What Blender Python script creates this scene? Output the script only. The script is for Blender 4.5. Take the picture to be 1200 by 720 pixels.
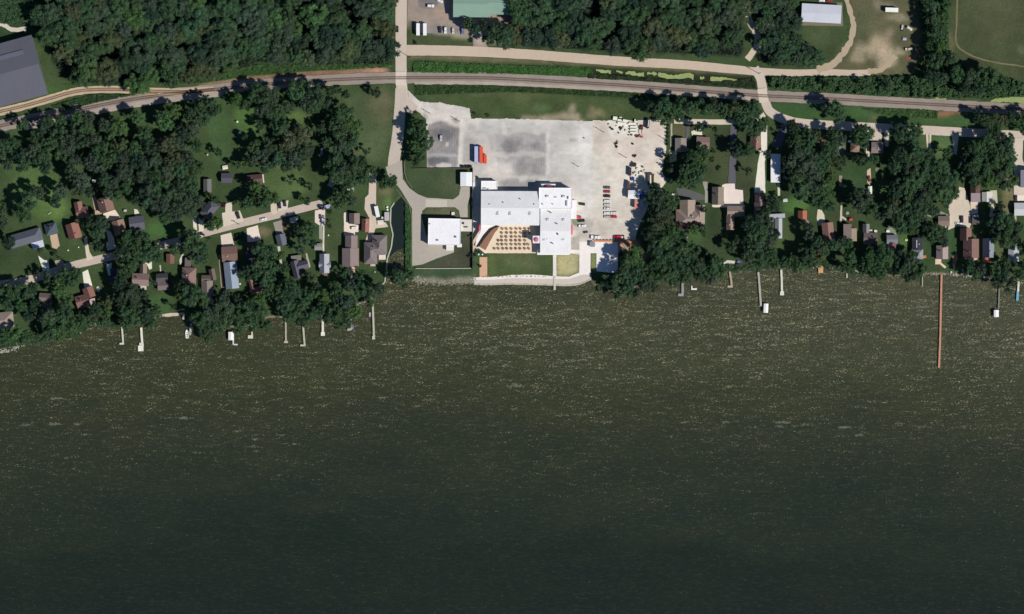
import bpy, bmesh, math, random
import numpy as np
from mathutils import Vector, Matrix, noise as mnoise
random.seed(7); rng = np.random.default_rng(11)
R = math.radians
for o in list(bpy.data.objects): bpy.data.objects.remove(o)
scene = bpy.context.scene
col = scene.collection
S = 0.65                                   # metres per photo pixel (1200 x 720 plan)
def P(px, py): return ((px-600.0)*S, (360.0-py)*S)

# ---------------------------------------------------------------- camera, sky, sun, exposure
cam = bpy.data.cameras.new('camera'); co = bpy.data.objects.new('camera', cam); col.objects.link(co)
co.location = (0, 0, 3000); co.rotation_euler = (0, 0, 0)
cam.sensor_width = 36; cam.lens = 36*3000/780.0; cam.clip_start = 10; cam.clip_end = 60000
scene.camera = co
SUN_EL = 46.0
SH = Vector((-0.87, 0.49))                 # way the shadows fall on the ground (west-north-west)
w = bpy.data.worlds.new('World'); scene.world = w; w.use_nodes = True
nt = w.node_tree; bg = nt.nodes['Background']
sky = nt.nodes.new('ShaderNodeTexSky'); sky.sky_type = 'NISHITA'; sky.sun_disc = False
sky.sun_elevation = R(SUN_EL); sky.sun_rotation = math.atan2(-SH.x, -SH.y)
sky.air_density = 1.0; sky.dust_density = 0.0; sky.ozone_density = 6.0
nt.links.new(sky.outputs[0], bg.inputs[0]); bg.inputs[1].default_value = 0.06
sl = bpy.data.lights.new('sun', 'SUN'); sl.energy = 4.2; sl.angle = R(0.5); sl.color = (1.0, 0.955, 0.88)
so = bpy.data.objects.new('sun', sl); col.objects.link(so)
e = R(SUN_EL)
d = Vector((-SH.x*math.cos(e), -SH.y*math.cos(e), math.sin(e)))
so.rotation_euler = d.to_track_quat('Z', 'Y').to_euler(); so.location = (600, -400, 900)
scene.view_settings.view_transform = 'Standard'; scene.view_settings.look = 'None'
scene.view_settings.exposure = 0.05; scene.view_settings.gamma = 1.0
scene.view_settings.use_curve_mapping = False

# ---------------------------------------------------------------- colour and material helpers
def lin(c):
    c = c/255.0
    return c/12.92 if c <= 0.04045 else ((c+0.055)/1.055)**2.4
def A(r, g, b, k=1.0): return (min(lin(r)*k, .85), min(lin(g)*k, .85), min(lin(b)*k, .85), 1.0)

def new_mat(name):
    m = bpy.data.materials.new(name); m.use_nodes = True
    return m, m.node_tree, m.node_tree.nodes['Principled BSDF']
def mathn(t, op, a, b=None, clamp=False):
    n = t.nodes.new('ShaderNodeMath'); n.operation = op; n.use_clamp = clamp
    for i, v in enumerate((a, b)):
        if v is None: continue
        if isinstance(v, (int, float)): n.inputs[i].default_value = v
        else: t.links.new(v, n.inputs[i])
    return n.outputs[0]
def noisen(t, scale, detail=4, rough=.6, vec=None, dist=0.0):
    n = t.nodes.new('ShaderNodeTexNoise'); n.inputs['Scale'].default_value = scale
    n.inputs['Detail'].default_value = detail; n.inputs['Roughness'].default_value = rough
    n.inputs['Distortion'].default_value = dist
    if vec is not None: t.links.new(vec, n.inputs['Vector'])
    return n.outputs['Fac']
def remap(t, v, a, b, c, d2):
    n = t.nodes.new('ShaderNodeMapRange'); t.links.new(v, n.inputs[0])
    for i, x in enumerate((a, b, c, d2)): n.inputs[i+1].default_value = x
    return n.outputs[0]
def mixc(t, mode, fac, a, b):
    n = t.nodes.new('ShaderNodeMix'); n.data_type = 'RGBA'; n.blend_type = mode
    for s, v in ((0, fac), (6, a), (7, b)):
        if isinstance(v, (int, float)): n.inputs[s].default_value = v
        elif isinstance(v, tuple): n.inputs[s].default_value = v
        else: t.links.new(v, n.inputs[s])
    return n.outputs[2]
def gpos(t, sx=1, sy=1, rot=0):
    g = t.nodes.new('ShaderNodeNewGeometry'); m = t.nodes.new('ShaderNodeMapping')
    m.inputs['Scale'].default_value = (sx, sy, 1); m.inputs['Rotation'].default_value = (0, 0, rot)
    t.links.new(g.outputs['Position'], m.inputs['Vector']); return m.outputs[0]

def ground_like(name, src='attr', amp=.35, coarse=.03, fine=.9, rough=.95, colr=None, stripes=None):
    """base colour = painted land cover / object colour, mottled by two noises"""
    m, t, b = new_mat(name)
    if src == 'attr':
        a = t.nodes.new('ShaderNodeAttribute'); a.attribute_name = 'cover'; base = a.outputs['Color']
    elif src == 'obj':
        a = t.nodes.new('ShaderNodeObjectInfo'); base = a.outputs['Color']
    else:
        a = t.nodes.new('ShaderNodeRGB'); a.outputs[0].default_value = colr; base = a.outputs[0]
    p = gpos(t)
    n1 = remap(t, noisen(t, coarse, 5, .62, p), .3, .7, 1-amp, 1+amp)
    n2 = remap(t, noisen(t, fine, 4, .7, p), .3, .7, 1-amp*.9, 1+amp*.9)
    k = mathn(t, 'MULTIPLY', n1, n2)
    if stripes:
        wv = t.nodes.new('ShaderNodeTexWave'); wv.inputs['Scale'].default_value = stripes
        wv.inputs['Distortion'].default_value = .3; t.links.new(p, wv.inputs['Vector'])
        k = mathn(t, 'MULTIPLY', k, remap(t, wv.outputs['Fac'], 0, 1, .88, 1.04) if stripes > .2 else remap(t, wv.outputs['Fac'], 0, .08, .965, 1.0))
    c = t.nodes.new('ShaderNodeVectorMath'); c.operation = 'SCALE'
    t.links.new(base, c.inputs[0]); t.links.new(k, c.inputs['Scale'])
    t.links.new(c.outputs[0], b.inputs['Base Color'])
    b.inputs['Roughness'].default_value = rough; b.inputs['Specular IOR Level'].default_value = .15
    bp = t.nodes.new('ShaderNodeBump'); bp.inputs['Strength'].default_value = .6; bp.inputs['Distance'].default_value = .25
    t.links.new(noisen(t, fine*1.3, 4, .7, p), bp.inputs['Height']); t.links.new(bp.outputs[0], b.inputs['Normal'])
    return m
MAT = {}
MAT['ground'] = ground_like('ground_cover', 'attr', .22, .05, .55)
MAT['paved'] = ground_like('worn_paving', 'attr', .05, .06, .35, .9)
MAT['road'] = ground_like('road_surface', 'obj', .05, .05, .3, .9)
MAT['ballast'] = ground_like('ballast_stone', 'obj', .12, .08, 1.2, .95)
MAT['rock'] = ground_like('rock', 'obj', .3, .3, 1.6, .9)
MAT['shingle'] = ground_like('shingle_roof', 'obj', .06, .35, 1.4, .85)
MAT['membrane'] = ground_like('roof_membrane', 'obj', .05, .16, .9, .8, stripes=.12)
MAT['metal'] = ground_like('metal_sheet', 'obj', .04, .1, .6, .5, stripes=.5)
MAT['wall'] = ground_like('wall_paint', 'obj', .06, .4, 2, .8)
MAT['wood'] = ground_like('weathered_wood', 'obj', .12, .5, 2.5, .85, stripes=1.2)
MAT['thing'] = ground_like('painted_thing', 'obj', .05, .4, 2, .6)
m, t, b = new_mat('car_paint'); a = t.nodes.new('ShaderNodeObjectInfo'); t.links.new(a.outputs['Color'], b.inputs['Base Color'])
b.inputs['Roughness'].default_value = .3; b.inputs['Coat Weight'].default_value = .4; MAT['car'] = m
m, t, b = new_mat('dark_glass'); b.inputs['Base Color'].default_value = (.015, .018, .022, 1); b.inputs['Roughness'].default_value = .12; MAT['glass'] = m
m, t, b = new_mat('black_rubber'); b.inputs['Base Color'].default_value = (.02, .02, .02, 1); b.inputs['Roughness'].default_value = .8; MAT['rubber'] = m
# foliage: hue and value vary per tree (object colour) and per branch clump (position noise)
m, t, b = new_mat('foliage'); a = t.nodes.new('ShaderNodeObjectInfo'); tc = t.nodes.new('ShaderNodeTexCoord')
n1 = remap(t, noisen(t, .45, 3, .6, tc.outputs['Object']), .32, .68, .68, 1.35)
n2 = remap(t, noisen(t, 2.2, 2, .6, tc.outputs['Object']), .3, .7, .72, 1.3)
k = mathn(t, 'MULTIPLY', n1, n2)
c = t.nodes.new('ShaderNodeVectorMath'); c.operation = 'SCALE'; t.links.new(a.outputs['Color'], c.inputs[0]); t.links.new(k, c.inputs['Scale'])
t.links.new(c.outputs[0], b.inputs['Base Color']); b.inputs['Roughness'].default_value = .7; b.inputs['Specular IOR Level'].default_value = .2
MAT['leaf'] = m
m, t, b = new_mat('bark'); b.inputs['Base Color'].default_value = (.07, .055, .042, 1); b.inputs['Roughness'].default_value = .95; MAT['bark'] = m

# ---------------------------------------------------------------- mesh helpers
class MB:
    def __init__(s): s.v = []; s.f = []
    def add(s, vs, fs):
        n = len(s.v); s.v += [tuple(x) for x in vs]; s.f += [tuple(i+n for i in f) for f in fs]; return s
    def box(s, cx, cy, z0, sx, sy, sz, ang=0, top=1.0):
        c, n = math.cos(ang), math.sin(ang); vs = []
        for z, k in ((z0, 1.0), (z0+sz, top)):
            for x, y in ((-1, -1), (1, -1), (1, 1), (-1, 1)):
                x *= sx/2*k; y *= sy/2*k
                vs.append((cx+x*c-y*n, cy+x*n+y*c, z))
        return s.add(vs, [(3, 2, 1, 0), (4, 5, 6, 7), (0, 1, 5, 4), (1, 2, 6, 5), (2, 3, 7, 6), (3, 0, 4, 7)])
    def cyl(s, a, b2, r0, r1, n=8):
        a, b2 = Vector(a), Vector(b2); dz = (b2-a).normalized()
        u = dz.orthogonal().normalized(); v = dz.cross(u); vs = []
        for p, r in ((a, r0), (b2, r1)):
            for i in range(n):
                q = 2*math.pi*i/n; vs.append(p+u*math.cos(q)*r+v*math.sin(q)*r)
        return s.add(vs, [tuple(range(n))[::-1], tuple(range(n, 2*n))]+[(i, (i+1) % n, n+(i+1) % n, n+i) for i in range(n)])
    def prism(s, pts, z0, z1):
        n = len(pts); ar = sum(pts[i][0]*pts[(i+1) % n][1]-pts[(i+1) % n][0]*pts[i][1] for i in range(n))
        if ar < 0: pts = pts[::-1]
        return s.add([(x, y, z0) for x, y in pts]+[(x, y, z1) for x, y in pts],
                     [tuple(range(n))[::-1], tuple(range(n, 2*n))]+[(i, (i+1) % n, n+(i+1) % n, n+i) for i in range(n)])
    def mesh(s, name, mat):
        me = bpy.data.meshes.new(name); me.from_pydata(s.v, [], s.f); me.materials.append(mat); me.update(); return me
    def build(s, name, mat, parent=None, color=None):
        o = bpy.data.objects.new(name, s.mesh(name, mat)); col.objects.link(o)
        if parent: o.parent = parent
        if color: o.color = color
        return o
def tag(o, label=None, cat=None, group=None, kind=None):
    if label: o['label'] = label
    if cat: o['category'] = cat
    if group: o['group'] = group
    if kind: o['kind'] = kind
    return o
def empty(name, px, py, z=0, ang=0, label=None, cat=None, group=None):
    o = bpy.data.objects.new(name, None); col.objects.link(o)
    x, y = P(px, py); o.location = (x, y, z); o.rotation_euler = (0, 0, -R(ang))
    o.empty_display_size = 1; return tag(o, label, cat, group)
def copy_tree(root):
    c = root.copy(); col.objects.link(c)
    for ch in root.children:
        d2 = ch.copy(); col.objects.link(d2); d2.parent = c
        for g in ch.children:
            h = g.copy(); col.objects.link(h); h.parent = d2
    return c

# ---------------------------------------------------------------- numpy raster tools (plan pixels)
def inpoly(X, Y, poly):
    r = np.zeros(X.shape, bool); n = len(poly)
    for i in range(n):
        x0, y0 = poly[i]; x1, y1 = poly[(i+1) % n]
        if y0 == y1: continue
        c = ((y0 > Y) != (y1 > Y)) & (X < (x1-x0)*(Y-y0)/(y1-y0)+x0)
        r ^= c
    return r
def vnoise(X, Y, s, seed):
    g = np.random.default_rng(seed).random((256, 256))
    x = X/s+500; y = Y/s+500; xi = np.floor(x).astype(int); yi = np.floor(y).astype(int); fx = x-xi; fy = y-yi
    fx = fx*fx*(3-2*fx); fy = fy*fy*(3-2*fy); xi %= 256; yi %= 256; xj = (xi+1) % 256; yj = (yi+1) % 256
    return (g[yi, xi]*(1-fx)+g[yi, xj]*fx)*(1-fy)+(g[yj, xi]*(1-fx)+g[yj, xj]*fx)*fy-.5
def fbm(X, Y, s, seed): return vnoise(X, Y, s, seed)+.5*vnoise(X, Y, s/2, seed+1)+.25*vnoise(X, Y, s/4, seed+2)
def blur(M, n):
    for ax in (0, 1):
        for _ in range(2):
            k = 2*n+1; pad = [(0, 0), (0, 0)]; pad[ax] = (n+1, n)
            c = np.cumsum(np.pad(M, pad, mode='edge'), axis=ax)
            M = (c[k:, :]-c[:-k, :])/k if ax == 0 else (c[:, k:]-c[:, :-k])/k
    return M
def paint(X, Y, base, layers, step):
    """layers: (polygon | (cx,cy,rx,ry), sRGB, softness px, opacity, edge wobble px)"""
    C = np.empty(X.shape+(3,)); C[:] = base[:3]
    for i, (shp, rgb, soft, op, wob) in enumerate(layers):
        Xw = X+fbm(X, Y, 9, 50+i*3)*wob*2; Yw = Y+fbm(X, Y, 9, 90+i*5)*wob*2
        if isinstance(shp, tuple) and not isinstance(shp[0], tuple):
            cx, cy, rx, ry = shp; M = (((Xw-cx)/rx)**2+((Yw-cy)/ry)**2 < 1).astype(float)
        else: M = inpoly(Xw, Yw, list(shp)).astype(float)
        if soft > 0: M = blur(M, max(1, int(round(soft/step/2))))
        M = (M*op)[..., None]
        C = C*(1-M)+np.array(A(*rgb)[:3])*M
    return C
# ================================================================ THE SETTING
SHORE = [(-400, 425), (-20, 414), (0, 411), (12, 409), (40, 398), (60, 400), (85, 398), (95, 392), (105, 382), (120, 380), (132, 382), (152, 383), (188, 373),
         (190, 370), (217, 370), (218, 376), (230, 382), (250, 386), (285, 384), (310, 374), (335, 372), (370, 368), (410, 361), (428, 354), (442, 341),
         (447, 336), (451, 330), (478, 329), (487, 331), (520, 334), (556, 333), (600, 332), (640, 333), (665, 334), (690, 329), (700, 338), (740, 338),
         (770, 329), (790, 323), (845, 317), (905, 316), (950, 314), (985, 315), (1000, 320), (1045, 324), (1080, 322), (1120, 323), (1150, 325),
         (1200, 331), (1250, 336), (1600, 350)]
CHANNEL = [(458, 244), (470, 231), (474, 237), (477, 256), (476, 280), (474, 332), (452, 332), (455, 304), (459, 285), (461, 273), (458, 262)]
CHANNEL_DARK = [(456, 240), (470, 229), (480, 238), (480, 284), (474, 291), (466, 293), (458, 300), (452, 300), (455, 270)]
WOOD_NW = [(70, -30), (461, -30), (459, 76), (380, 76), (300, 74), (255, 88), (180, 99), (85, 98), (64, 74), (52, 40), (38, 30), (48, 10)]
WOOD_N = [(618, -30), (868, -30), (866, 10), (872, 58), (866, 66), (800, 63), (700, 59), (600, 54), (578, 48), (604, 26)]
WOOD_YARD = [(884, -30), (935, -30), (932, 22), (928, 36), (950, 52), (962, 68), (955, 78), (905, 76), (884, 68), (893, 42), (886, 20)]
HEDGE_E = [(900, 91), (960, 91), (1070, 90), (1085, 60), (1078, 30), (1075, -20), (1110, -20), (1112, 60), (1125, 78), (1160, 82), (1200, 98), (1230, 110), (1165, 116), (1060, 114), (960, 108), (903, 103)]
POLE_GREEN = (62, 78, 45)
ground_layers = [
    # woods floor
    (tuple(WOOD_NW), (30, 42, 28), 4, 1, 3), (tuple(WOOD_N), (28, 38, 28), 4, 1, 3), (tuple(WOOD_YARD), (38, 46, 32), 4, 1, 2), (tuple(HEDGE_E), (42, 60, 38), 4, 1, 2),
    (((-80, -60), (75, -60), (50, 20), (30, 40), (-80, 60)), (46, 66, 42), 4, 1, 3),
    ((68, 6, 12, 8), (86, 98, 52), 4, .8, 3),
    (((-80, 112), (70, 100), (235, 84), (455, 78), (455, 84), (240, 98), (120, 104), (-80, 140)), (58, 82, 42), 2, .9, 2),
    # reddish scraped bank beside the rails
    (((235, 98), (300, 89), (360, 84), (455, 79), (456, 88), (380, 92), (300, 98), (240, 104)), (142, 108, 88), 1, .95, 1.2),
    (((300, 92), (340, 88), (400, 85), (400, 88), (330, 94)), (96, 72, 56), 1, .8, 1),
    (((420, 83), (454, 80), (454, 84), (425, 86)), (178, 136, 112), 1, .8, 1),
    # ditches north of the rails
    (((480, 64), (700, 72), (876, 84), (880, 90), (700, 78), (480, 70)), (108, 100, 74), 1, .8, 1),
    (((484, 72), (690, 80), (690, 88), (484, 86)), (56, 88, 42), 1, .95, 1),
    (((484, 71), (700, 78), (700, 80), (484, 75)), (36, 46, 36), 1, .7, .6),
    (((690, 78), (884, 90), (886, 102), (690, 92)), (38, 46, 32), 1, .95, 1),
    (((900, 88), (1000, 90), (1000, 108), (903, 105)), (48, 72, 40), 1, .8, 1),
    (((500, 101), (740, 101), (885, 115), (885, 119), (700, 107), (500, 101)), (110, 88, 70), 1, .6, 1.5),
    (((486, 100), (600, 100), (756, 112), (885, 120), (885, 128), (756, 122), (486, 110)), (48, 66, 38), 2, .7, 2),
    # green strip above the lot
    (((486, 108), (560, 106), (760, 118), (760, 140), (690, 140), (552, 138), (550, 127), (510, 119)), (66, 80, 46), 2, .9, 1),
    ((633, 126, 12, 6), (88, 112, 68), 3, .45, 5), ((672, 127, 4, 6), (150, 138, 116), 2, .8, 3), ((698, 133, 12, 5), (128, 118, 88), 3, .6, 5),
    (((610, 139), (650, 134), (680, 132), (682, 142), (610, 142)), (176, 158, 134), 1.5, .6, 3), ((610, 112, 60, 4), (84, 90, 56), 4, .5, 3),
    # west lawns
    ((20, 190, 34, 14), (68, 92, 50), 6, .7, 4), ((58, 244, 20, 16), (92, 118, 58), 9, .8, 4), ((40, 220, 30, 30), (76, 102, 54), 9, .7, 4),
    ((290, 142, 18, 22), (74, 102, 52), 5, .9, 3), ((350, 138, 14, 6), (84, 106, 56), 3, .8, 2), ((335, 215, 30, 18), (72, 92, 52), 6, .8, 4),
    ((328, 196, 6, 6), (100, 100, 66), 3, .6, 3), ((430, 150, 30, 42), (74, 86, 56), 8, .8, 4), ((448, 125, 14, 20), (100, 96, 70), 7, .6, 5),
    ((440, 172, 12, 14), (88, 98, 68), 6, .5, 4), ((258, 160, 12, 40), (58, 84, 48), 5, .8, 3), ((190, 270, 20, 10), (66, 98, 52), 6, .9, 3), ((238, 262, 8, 10), (60, 90, 46), 4, .8, 2),
    ((25, 305, 40, 16), (52, 68, 42), 4, .8, 2), ((115, 325, 14, 12), (56, 74, 42), 3, .9, 2), ((188, 356, 14, 14), (58, 84, 48), 3, .9, 2),
    ((318, 300, 7, 14), (66, 94, 50), 2, .9, 1), ((309, 271, 9, 6), (112, 100, 76), 3, .8, 2), ((333, 264, 6, 9), (110, 90, 66), 3, .8, 2),
    ((395, 285, 18, 24), (66, 78, 48), 5, .8, 3), ((375, 335, 40, 10), (72, 84, 48), 5, .8, 3), ((430, 330, 24, 12), (52, 72, 44), 4, .8, 2), ((345, 325, 20, 8), (58, 72, 44), 4, .8, 2),
    ((447, 228, 12, 16), (72, 84, 50), 3, .9, 2), ((452, 224, 8, 3), (120, 104, 78), 3, .7, 2),
    ((455, 240, 5, 12), (84, 110, 62), 2, .8, 1),
    # bank of the channel and central lawns
    (((475, 236), (484, 244), (484, 332), (473, 332)), (58, 88, 52), 1, .9, .6),
    (((480, 198), (552, 198), (552, 234), (495, 232), (480, 220)), (62, 76, 50), 1, 1, .6), ((525, 216, 20, 10), (76, 84, 60), 5, .5, 4),
    (((495, 247), (500, 243), (533, 243), (539, 247), (539, 258), (496, 258)), (78, 82, 58), 1, .9, .4), ((517, 249, 16, 6), (112, 108, 86), 4, .4, 3),
    (((532, 284), (556, 262), (556, 314), (490, 314), (532, 296)), (66, 68, 52), 1, 1, .5),
    (((488, 315), (556, 315), (556, 328), (484, 330)), (56, 74, 50), 1, 1, .6),
    (((484, 325), (520, 328), (556, 324), (556, 334), (484, 334)), (150, 146, 126), 2, .75, 1.5),
    (((571, 296), (648, 298), (648, 324), (571, 326)), (68, 84, 48), 1, 1, .5), ((615, 308, 30, 9), (104, 108, 74), 5, .5, 6), ((600, 300, 22, 4), (92, 96, 62), 3, .5, 4), ((575, 312, 6, 14), (92, 104, 60), 2, .6, 1),
    (((652, 298), (679, 296), (679, 318), (665, 324), (652, 324)), (158, 152, 110), 1, 1, .4), (((692, 297), (699, 297), (699, 318), (692, 318)), (128, 136, 84), 1, 1, .2),
    (((553, 264), (562, 272), (563, 326), (553, 326)), (70, 90, 54), 1, .9, .5),
    (((554, 220), (560, 220), (560, 290), (554, 290)), (120, 112, 90), 1, .7, .8),
    (((724, 282), (748, 282), (754, 300), (744, 306), (722, 300)), (178, 146, 118), 1, 1, 1),
    # dirt under the trees west of the yard edge
    ((752, 300, 6, 4), (178, 148, 122), 2, .8, 2),
    # east side lawns
    (((788, 145), (806, 145), (806, 164), (788, 164)), (92, 92, 64), 2, .9, 1), ((845, 190, 22, 40), (64, 72, 46), 4, .9, 2), ((870, 200, 14, 40), (58, 66, 44), 3, .9, 2), ((846, 162, 16, 14), (52, 64, 42), 3, .8, 2),
    ((830, 290, 28, 20), (52, 68, 42), 4, .9, 2), ((838, 262, 12, 22), (50, 64, 40), 3, .9, 2), ((812, 275, 12, 10), (60, 84, 48), 3, .8, 2),
    ((932, 240, 14, 10), (76, 108, 54), 4, .9, 3), ((898, 165, 8, 16), (54, 72, 42), 3, .8, 2), ((955, 165, 14, 16), (62, 78, 46), 3, .8, 2), ((905, 222, 10, 10), (62, 80, 46), 3, .8, 2),
    ((926, 288, 22, 8), (70, 90, 50), 4, .8, 3), ((1005, 210, 22, 18), (52, 76, 44), 3, .9, 2), ((1028, 215, 10, 22), (62, 82, 48), 3, .9, 2), ((985, 262, 20, 16), (56, 66, 42), 3, .9, 2),
    (((905, 122), (960, 122), (1200, 140), (1200, 152), (1080, 146), (960, 140), (915, 136)), (56, 84, 46), 2, .95, 1), ((1090, 170, 16, 18), (64, 88, 50), 4, .9, 2), ((1060, 168, 14, 14), (64, 88, 50), 4, .9, 2), ((1106, 172, 14, 18), (70, 92, 54), 4, .9, 2),
    ((1075, 290, 30, 24), (50, 72, 42), 4, .9, 2), ((1115, 295, 10, 30), (54, 78, 46), 3, .9, 2), ((1062, 282, 8, 8), (70, 96, 50), 3, .9, 2), ((1175, 300, 14, 20), (80, 92, 58), 4, .9, 3), ((1160, 312, 20, 8), (66, 84, 50), 3, .9, 2),
    ((1182, 232, 8, 24), (116, 108, 76), 4, .8, 3), ((1185, 175, 6, 24), (92, 96, 60), 3, .8, 2), ((1110, 133, 22, 3), (150, 104, 78), 2, .8, 2), ((1026, 139, 6, 2), (110, 90, 70), 2, .6, 1),
    ((985, 176, 6, 10), (130, 126, 118), 2, .8, 2), ((965, 170, 4, 6), (150, 118, 98), 2, .7, 2), ((1140, 245, 12, 20), (62, 80, 50), 3, .8, 2),
    # north-east yard and field
    (((930, 28), (990, 28), (985, 70), (960, 80), (930, 60)), (62, 74, 46), 4, .9, 3),
    (((985, -60), (1082, -60), (1080, 40), (1074, 88), (960, 88), (1000, 40)), (88, 86, 62), 4, .95, 3),
    ((1030, 55, 16, 16), (168, 152, 124), 5, .7, 7), ((1045, 60, 16, 4), (174, 158, 130), 3, .7, 4), ((1038, 70, 12, 8), (164, 148, 122), 4, .7, 5), ((1035, 8, 12, 6), (142, 134, 112), 4, .6, 6), ((1050, 20, 18, 3), (150, 140, 116), 3, .6, 3),
    ((1008, 62, 9, 12), (160, 144, 118), 4, .7, 5), ((1012, 30, 12, 24), (70, 78, 50), 5, .6, 5), ((1010, 76, 16, 5), (84, 84, 56), 3, .8, 3),
    (((1112, -60), (1400, -60), (1400, 110), (1195, 96), (1125, 76), (1116, 50)), (66, 74, 48), 4, 1, 2), ((1170, 20, 26, 24), (80, 84, 56), 9, .5, 8), ((1112, 50, 6, 20), (106, 98, 70), 4, .5, 3), ((1197, 58, 5, 7), (100, 108, 78), 3, .5, 2),
    # yard north lot
    (((477, -60), (640, -60), (628, 50), (560, 52), (477, 32)), (150, 136, 124), 2, 1, 1), (((479, 24), (486, 24), (486, 40), (530, 42), (555, 46), (555, 54), (479, 52)), (66, 76, 48), 1, 1, 1),
    ((540, 43, 12, 4), (150, 150, 116), 2, .7, 2),
    ((1204, 118, 6, 3), (92, 122, 60), 2, .5, 2),
]
XS = np.concatenate([[-12000, -6000, -3000, -1500, -800, -400, -200], np.arange(-120, 1321, 1.6), [1400, 1600, 2000, 3000, 5000, 9000, 14000]])
YS = np.concatenate([[-12000, -6000, -3000, -1500, -800, -400, -200], np.arange(-90, 431, 1.6), [460, 520, 640, 900, 1500, 4000, 14000]])
X, Y = np.meshgrid(XS, YS)
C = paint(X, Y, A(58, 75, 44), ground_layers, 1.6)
# fine soft mottling of the grass (clover, dry patches)
mot = 1+.22*fbm(X, Y, 22, 5)[..., None]*np.array([1.2, .8, .9]); C = np.clip(C*mot, 0.005, .8); lum = C.mean(-1, keepdims=True); C = (C*.92+lum*.08)*1.14
ys = np.interp(X, [p[0] for p in SHORE], [p[1] for p in SHORE])+fbm(X, Y, 6, 77)*1.6
land = (Y < ys) & ~inpoly(X+fbm(X, Y, 5, 3)*.8, Y, CHANNEL)
near = (np.abs(Y-ys) < 3.0) & (Y < 440)
C = np.where((near & land & (vnoise(X, Y, 4, 8) > -.1))[..., None], np.array(A(118, 112, 94)[:3]), C)
Z = np.where(land, 0.0, -2.6)+np.where(land, 0, 0)
Z[near & land & (np.abs(Y-ys) < 1.6)] = -.35
ny, nx = X.shape
verts = np.stack([(X-600)*S, (360-Y)*S, Z], -1).reshape(-1, 3)
idx = np.arange(nx*ny).reshape(ny, nx)
faces = np.stack([idx[1:, :-1], idx[1:, 1:], idx[:-1, 1:], idx[:-1, :-1]], -1).reshape(-1, 4)
def np_mesh(name, verts, faces, mat, colors=None):
    me = bpy.data.meshes.new(name); n = len(faces); k = faces.shape[1]
    me.vertices.add(len(verts)); me.vertices.foreach_set('co', verts.astype(np.float32).ravel())
    me.loops.add(n*k); me.loops.foreach_set('vertex_index', faces.astype(np.int32).ravel())
    me.polygons.add(n); me.polygons.foreach_set('loop_start', np.arange(0, n*k, k, dtype=np.int32))
    me.update(calc_edges=True); me.validate()
    if colors is not None:
        at = me.attributes.new('cover', 'FLOAT_COLOR', 'POINT')
        at.data.foreach_set('color', np.concatenate([colors.reshape(-1, 3), np.ones((len(verts), 1))], 1).astype(np.float32).ravel())
    me.materials.append(mat); return me
def add_struct(name, me, kind='structure', color=None):
    o = bpy.data.objects.new(name, me); col.objects.link(o); o['kind'] = kind
    if color: o.color = color
    return o
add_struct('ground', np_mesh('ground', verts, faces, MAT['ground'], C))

# ---- lake: depth colour, chop that calms away from the shore, sun glints painted as pale flecks
m, t, b = new_mat('lake_water')
g = t.nodes.new('ShaderNodeNewGeometry'); sx = t.nodes.new('ShaderNodeSeparateXYZ'); t.links.new(g.outputs['Position'], sx.inputs[0])
yy = sx.outputs['Y']
wob = remap(t, noisen(t, .006, 3, .55, gpos(t, .5, 2.2)), .3, .7, -28, 28)
yw = mathn(t, 'ADD', yy, wob)
depth = remap(t, yw, 20, -234, 0, 1)
cr = t.nodes.new('ShaderNodeValToRGB'); t.links.new(depth, cr.inputs[0])
el = cr.color_ramp.elements
WB = .70
el[0].position = 0; el[0].color = A(68, 72, 47, WB); el[1].position = 1; el[1].color = A(37, 46, 41, WB)
for p_, c_ in ((.25, (63, 69, 46)), (.48, (54, 61, 46)), (.66, (46, 55, 44)), (.84, (38, 49, 40))):
    q = el.new(p_); q.color = A(*c_, WB)
c2 = mixc(t, 'MULTIPLY', 1.0, cr.outputs[0], mixc(t, 'MIX', remap(t, noisen(t, .03, 4, .6, gpos(t, .6, 1.6)), .35, .65, 0, 1), (.88, .93, .97, 1), (1.13, 1.07, 1.0, 1)))
# sun glints painted into the colour: dense near shore, sparse further out, in patches
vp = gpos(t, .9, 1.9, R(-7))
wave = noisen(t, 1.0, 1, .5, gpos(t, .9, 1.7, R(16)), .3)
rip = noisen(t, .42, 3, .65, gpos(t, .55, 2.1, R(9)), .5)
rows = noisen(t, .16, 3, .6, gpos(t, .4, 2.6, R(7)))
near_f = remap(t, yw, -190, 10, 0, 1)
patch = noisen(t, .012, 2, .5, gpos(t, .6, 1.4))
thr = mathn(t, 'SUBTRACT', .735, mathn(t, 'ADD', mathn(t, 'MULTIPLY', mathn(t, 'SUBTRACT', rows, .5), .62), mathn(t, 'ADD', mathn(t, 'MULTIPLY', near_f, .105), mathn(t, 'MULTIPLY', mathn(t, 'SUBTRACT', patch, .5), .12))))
glint = mathn(t, 'MULTIPLY', mathn(t, 'SUBTRACT', wave, thr), 13.0, True)
glint = mathn(t, 'MULTIPLY', glint, remap(t, near_f, 0, .7, .13, .60))
rip_glint = mathn(t, 'MULTIPLY', remap(t, rip, .5, .72, 0, 1), remap(t, near_f, 0, .8, .06, .17))  # fainter glints on the ripples, also painted into the colour
c2 = mixc(t, 'MIX', rip_glint, c2, A(126, 128, 98))
c3 = mixc(t, 'MIX', glint, c2, A(174, 166, 136))
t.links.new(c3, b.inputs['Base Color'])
b.inputs['Roughness'].default_value = .22; b.inputs['IOR'].default_value = 1.33; b.inputs['Specular IOR Level'].default_value = .5
bp = t.nodes.new('ShaderNodeBump'); t.links.new(remap(t, near_f, 0, 1, .15, .8), bp.inputs['Strength']); bp.inputs['Distance'].default_value = .55
t.links.new(noisen(t, .75, 4, .6, gpos(t, .8, 1.7, R(-7))), bp.inputs['Height']); t.links.new(bp.outputs[0], b.inputs['Normal'])
MAT['water'] = m
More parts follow.
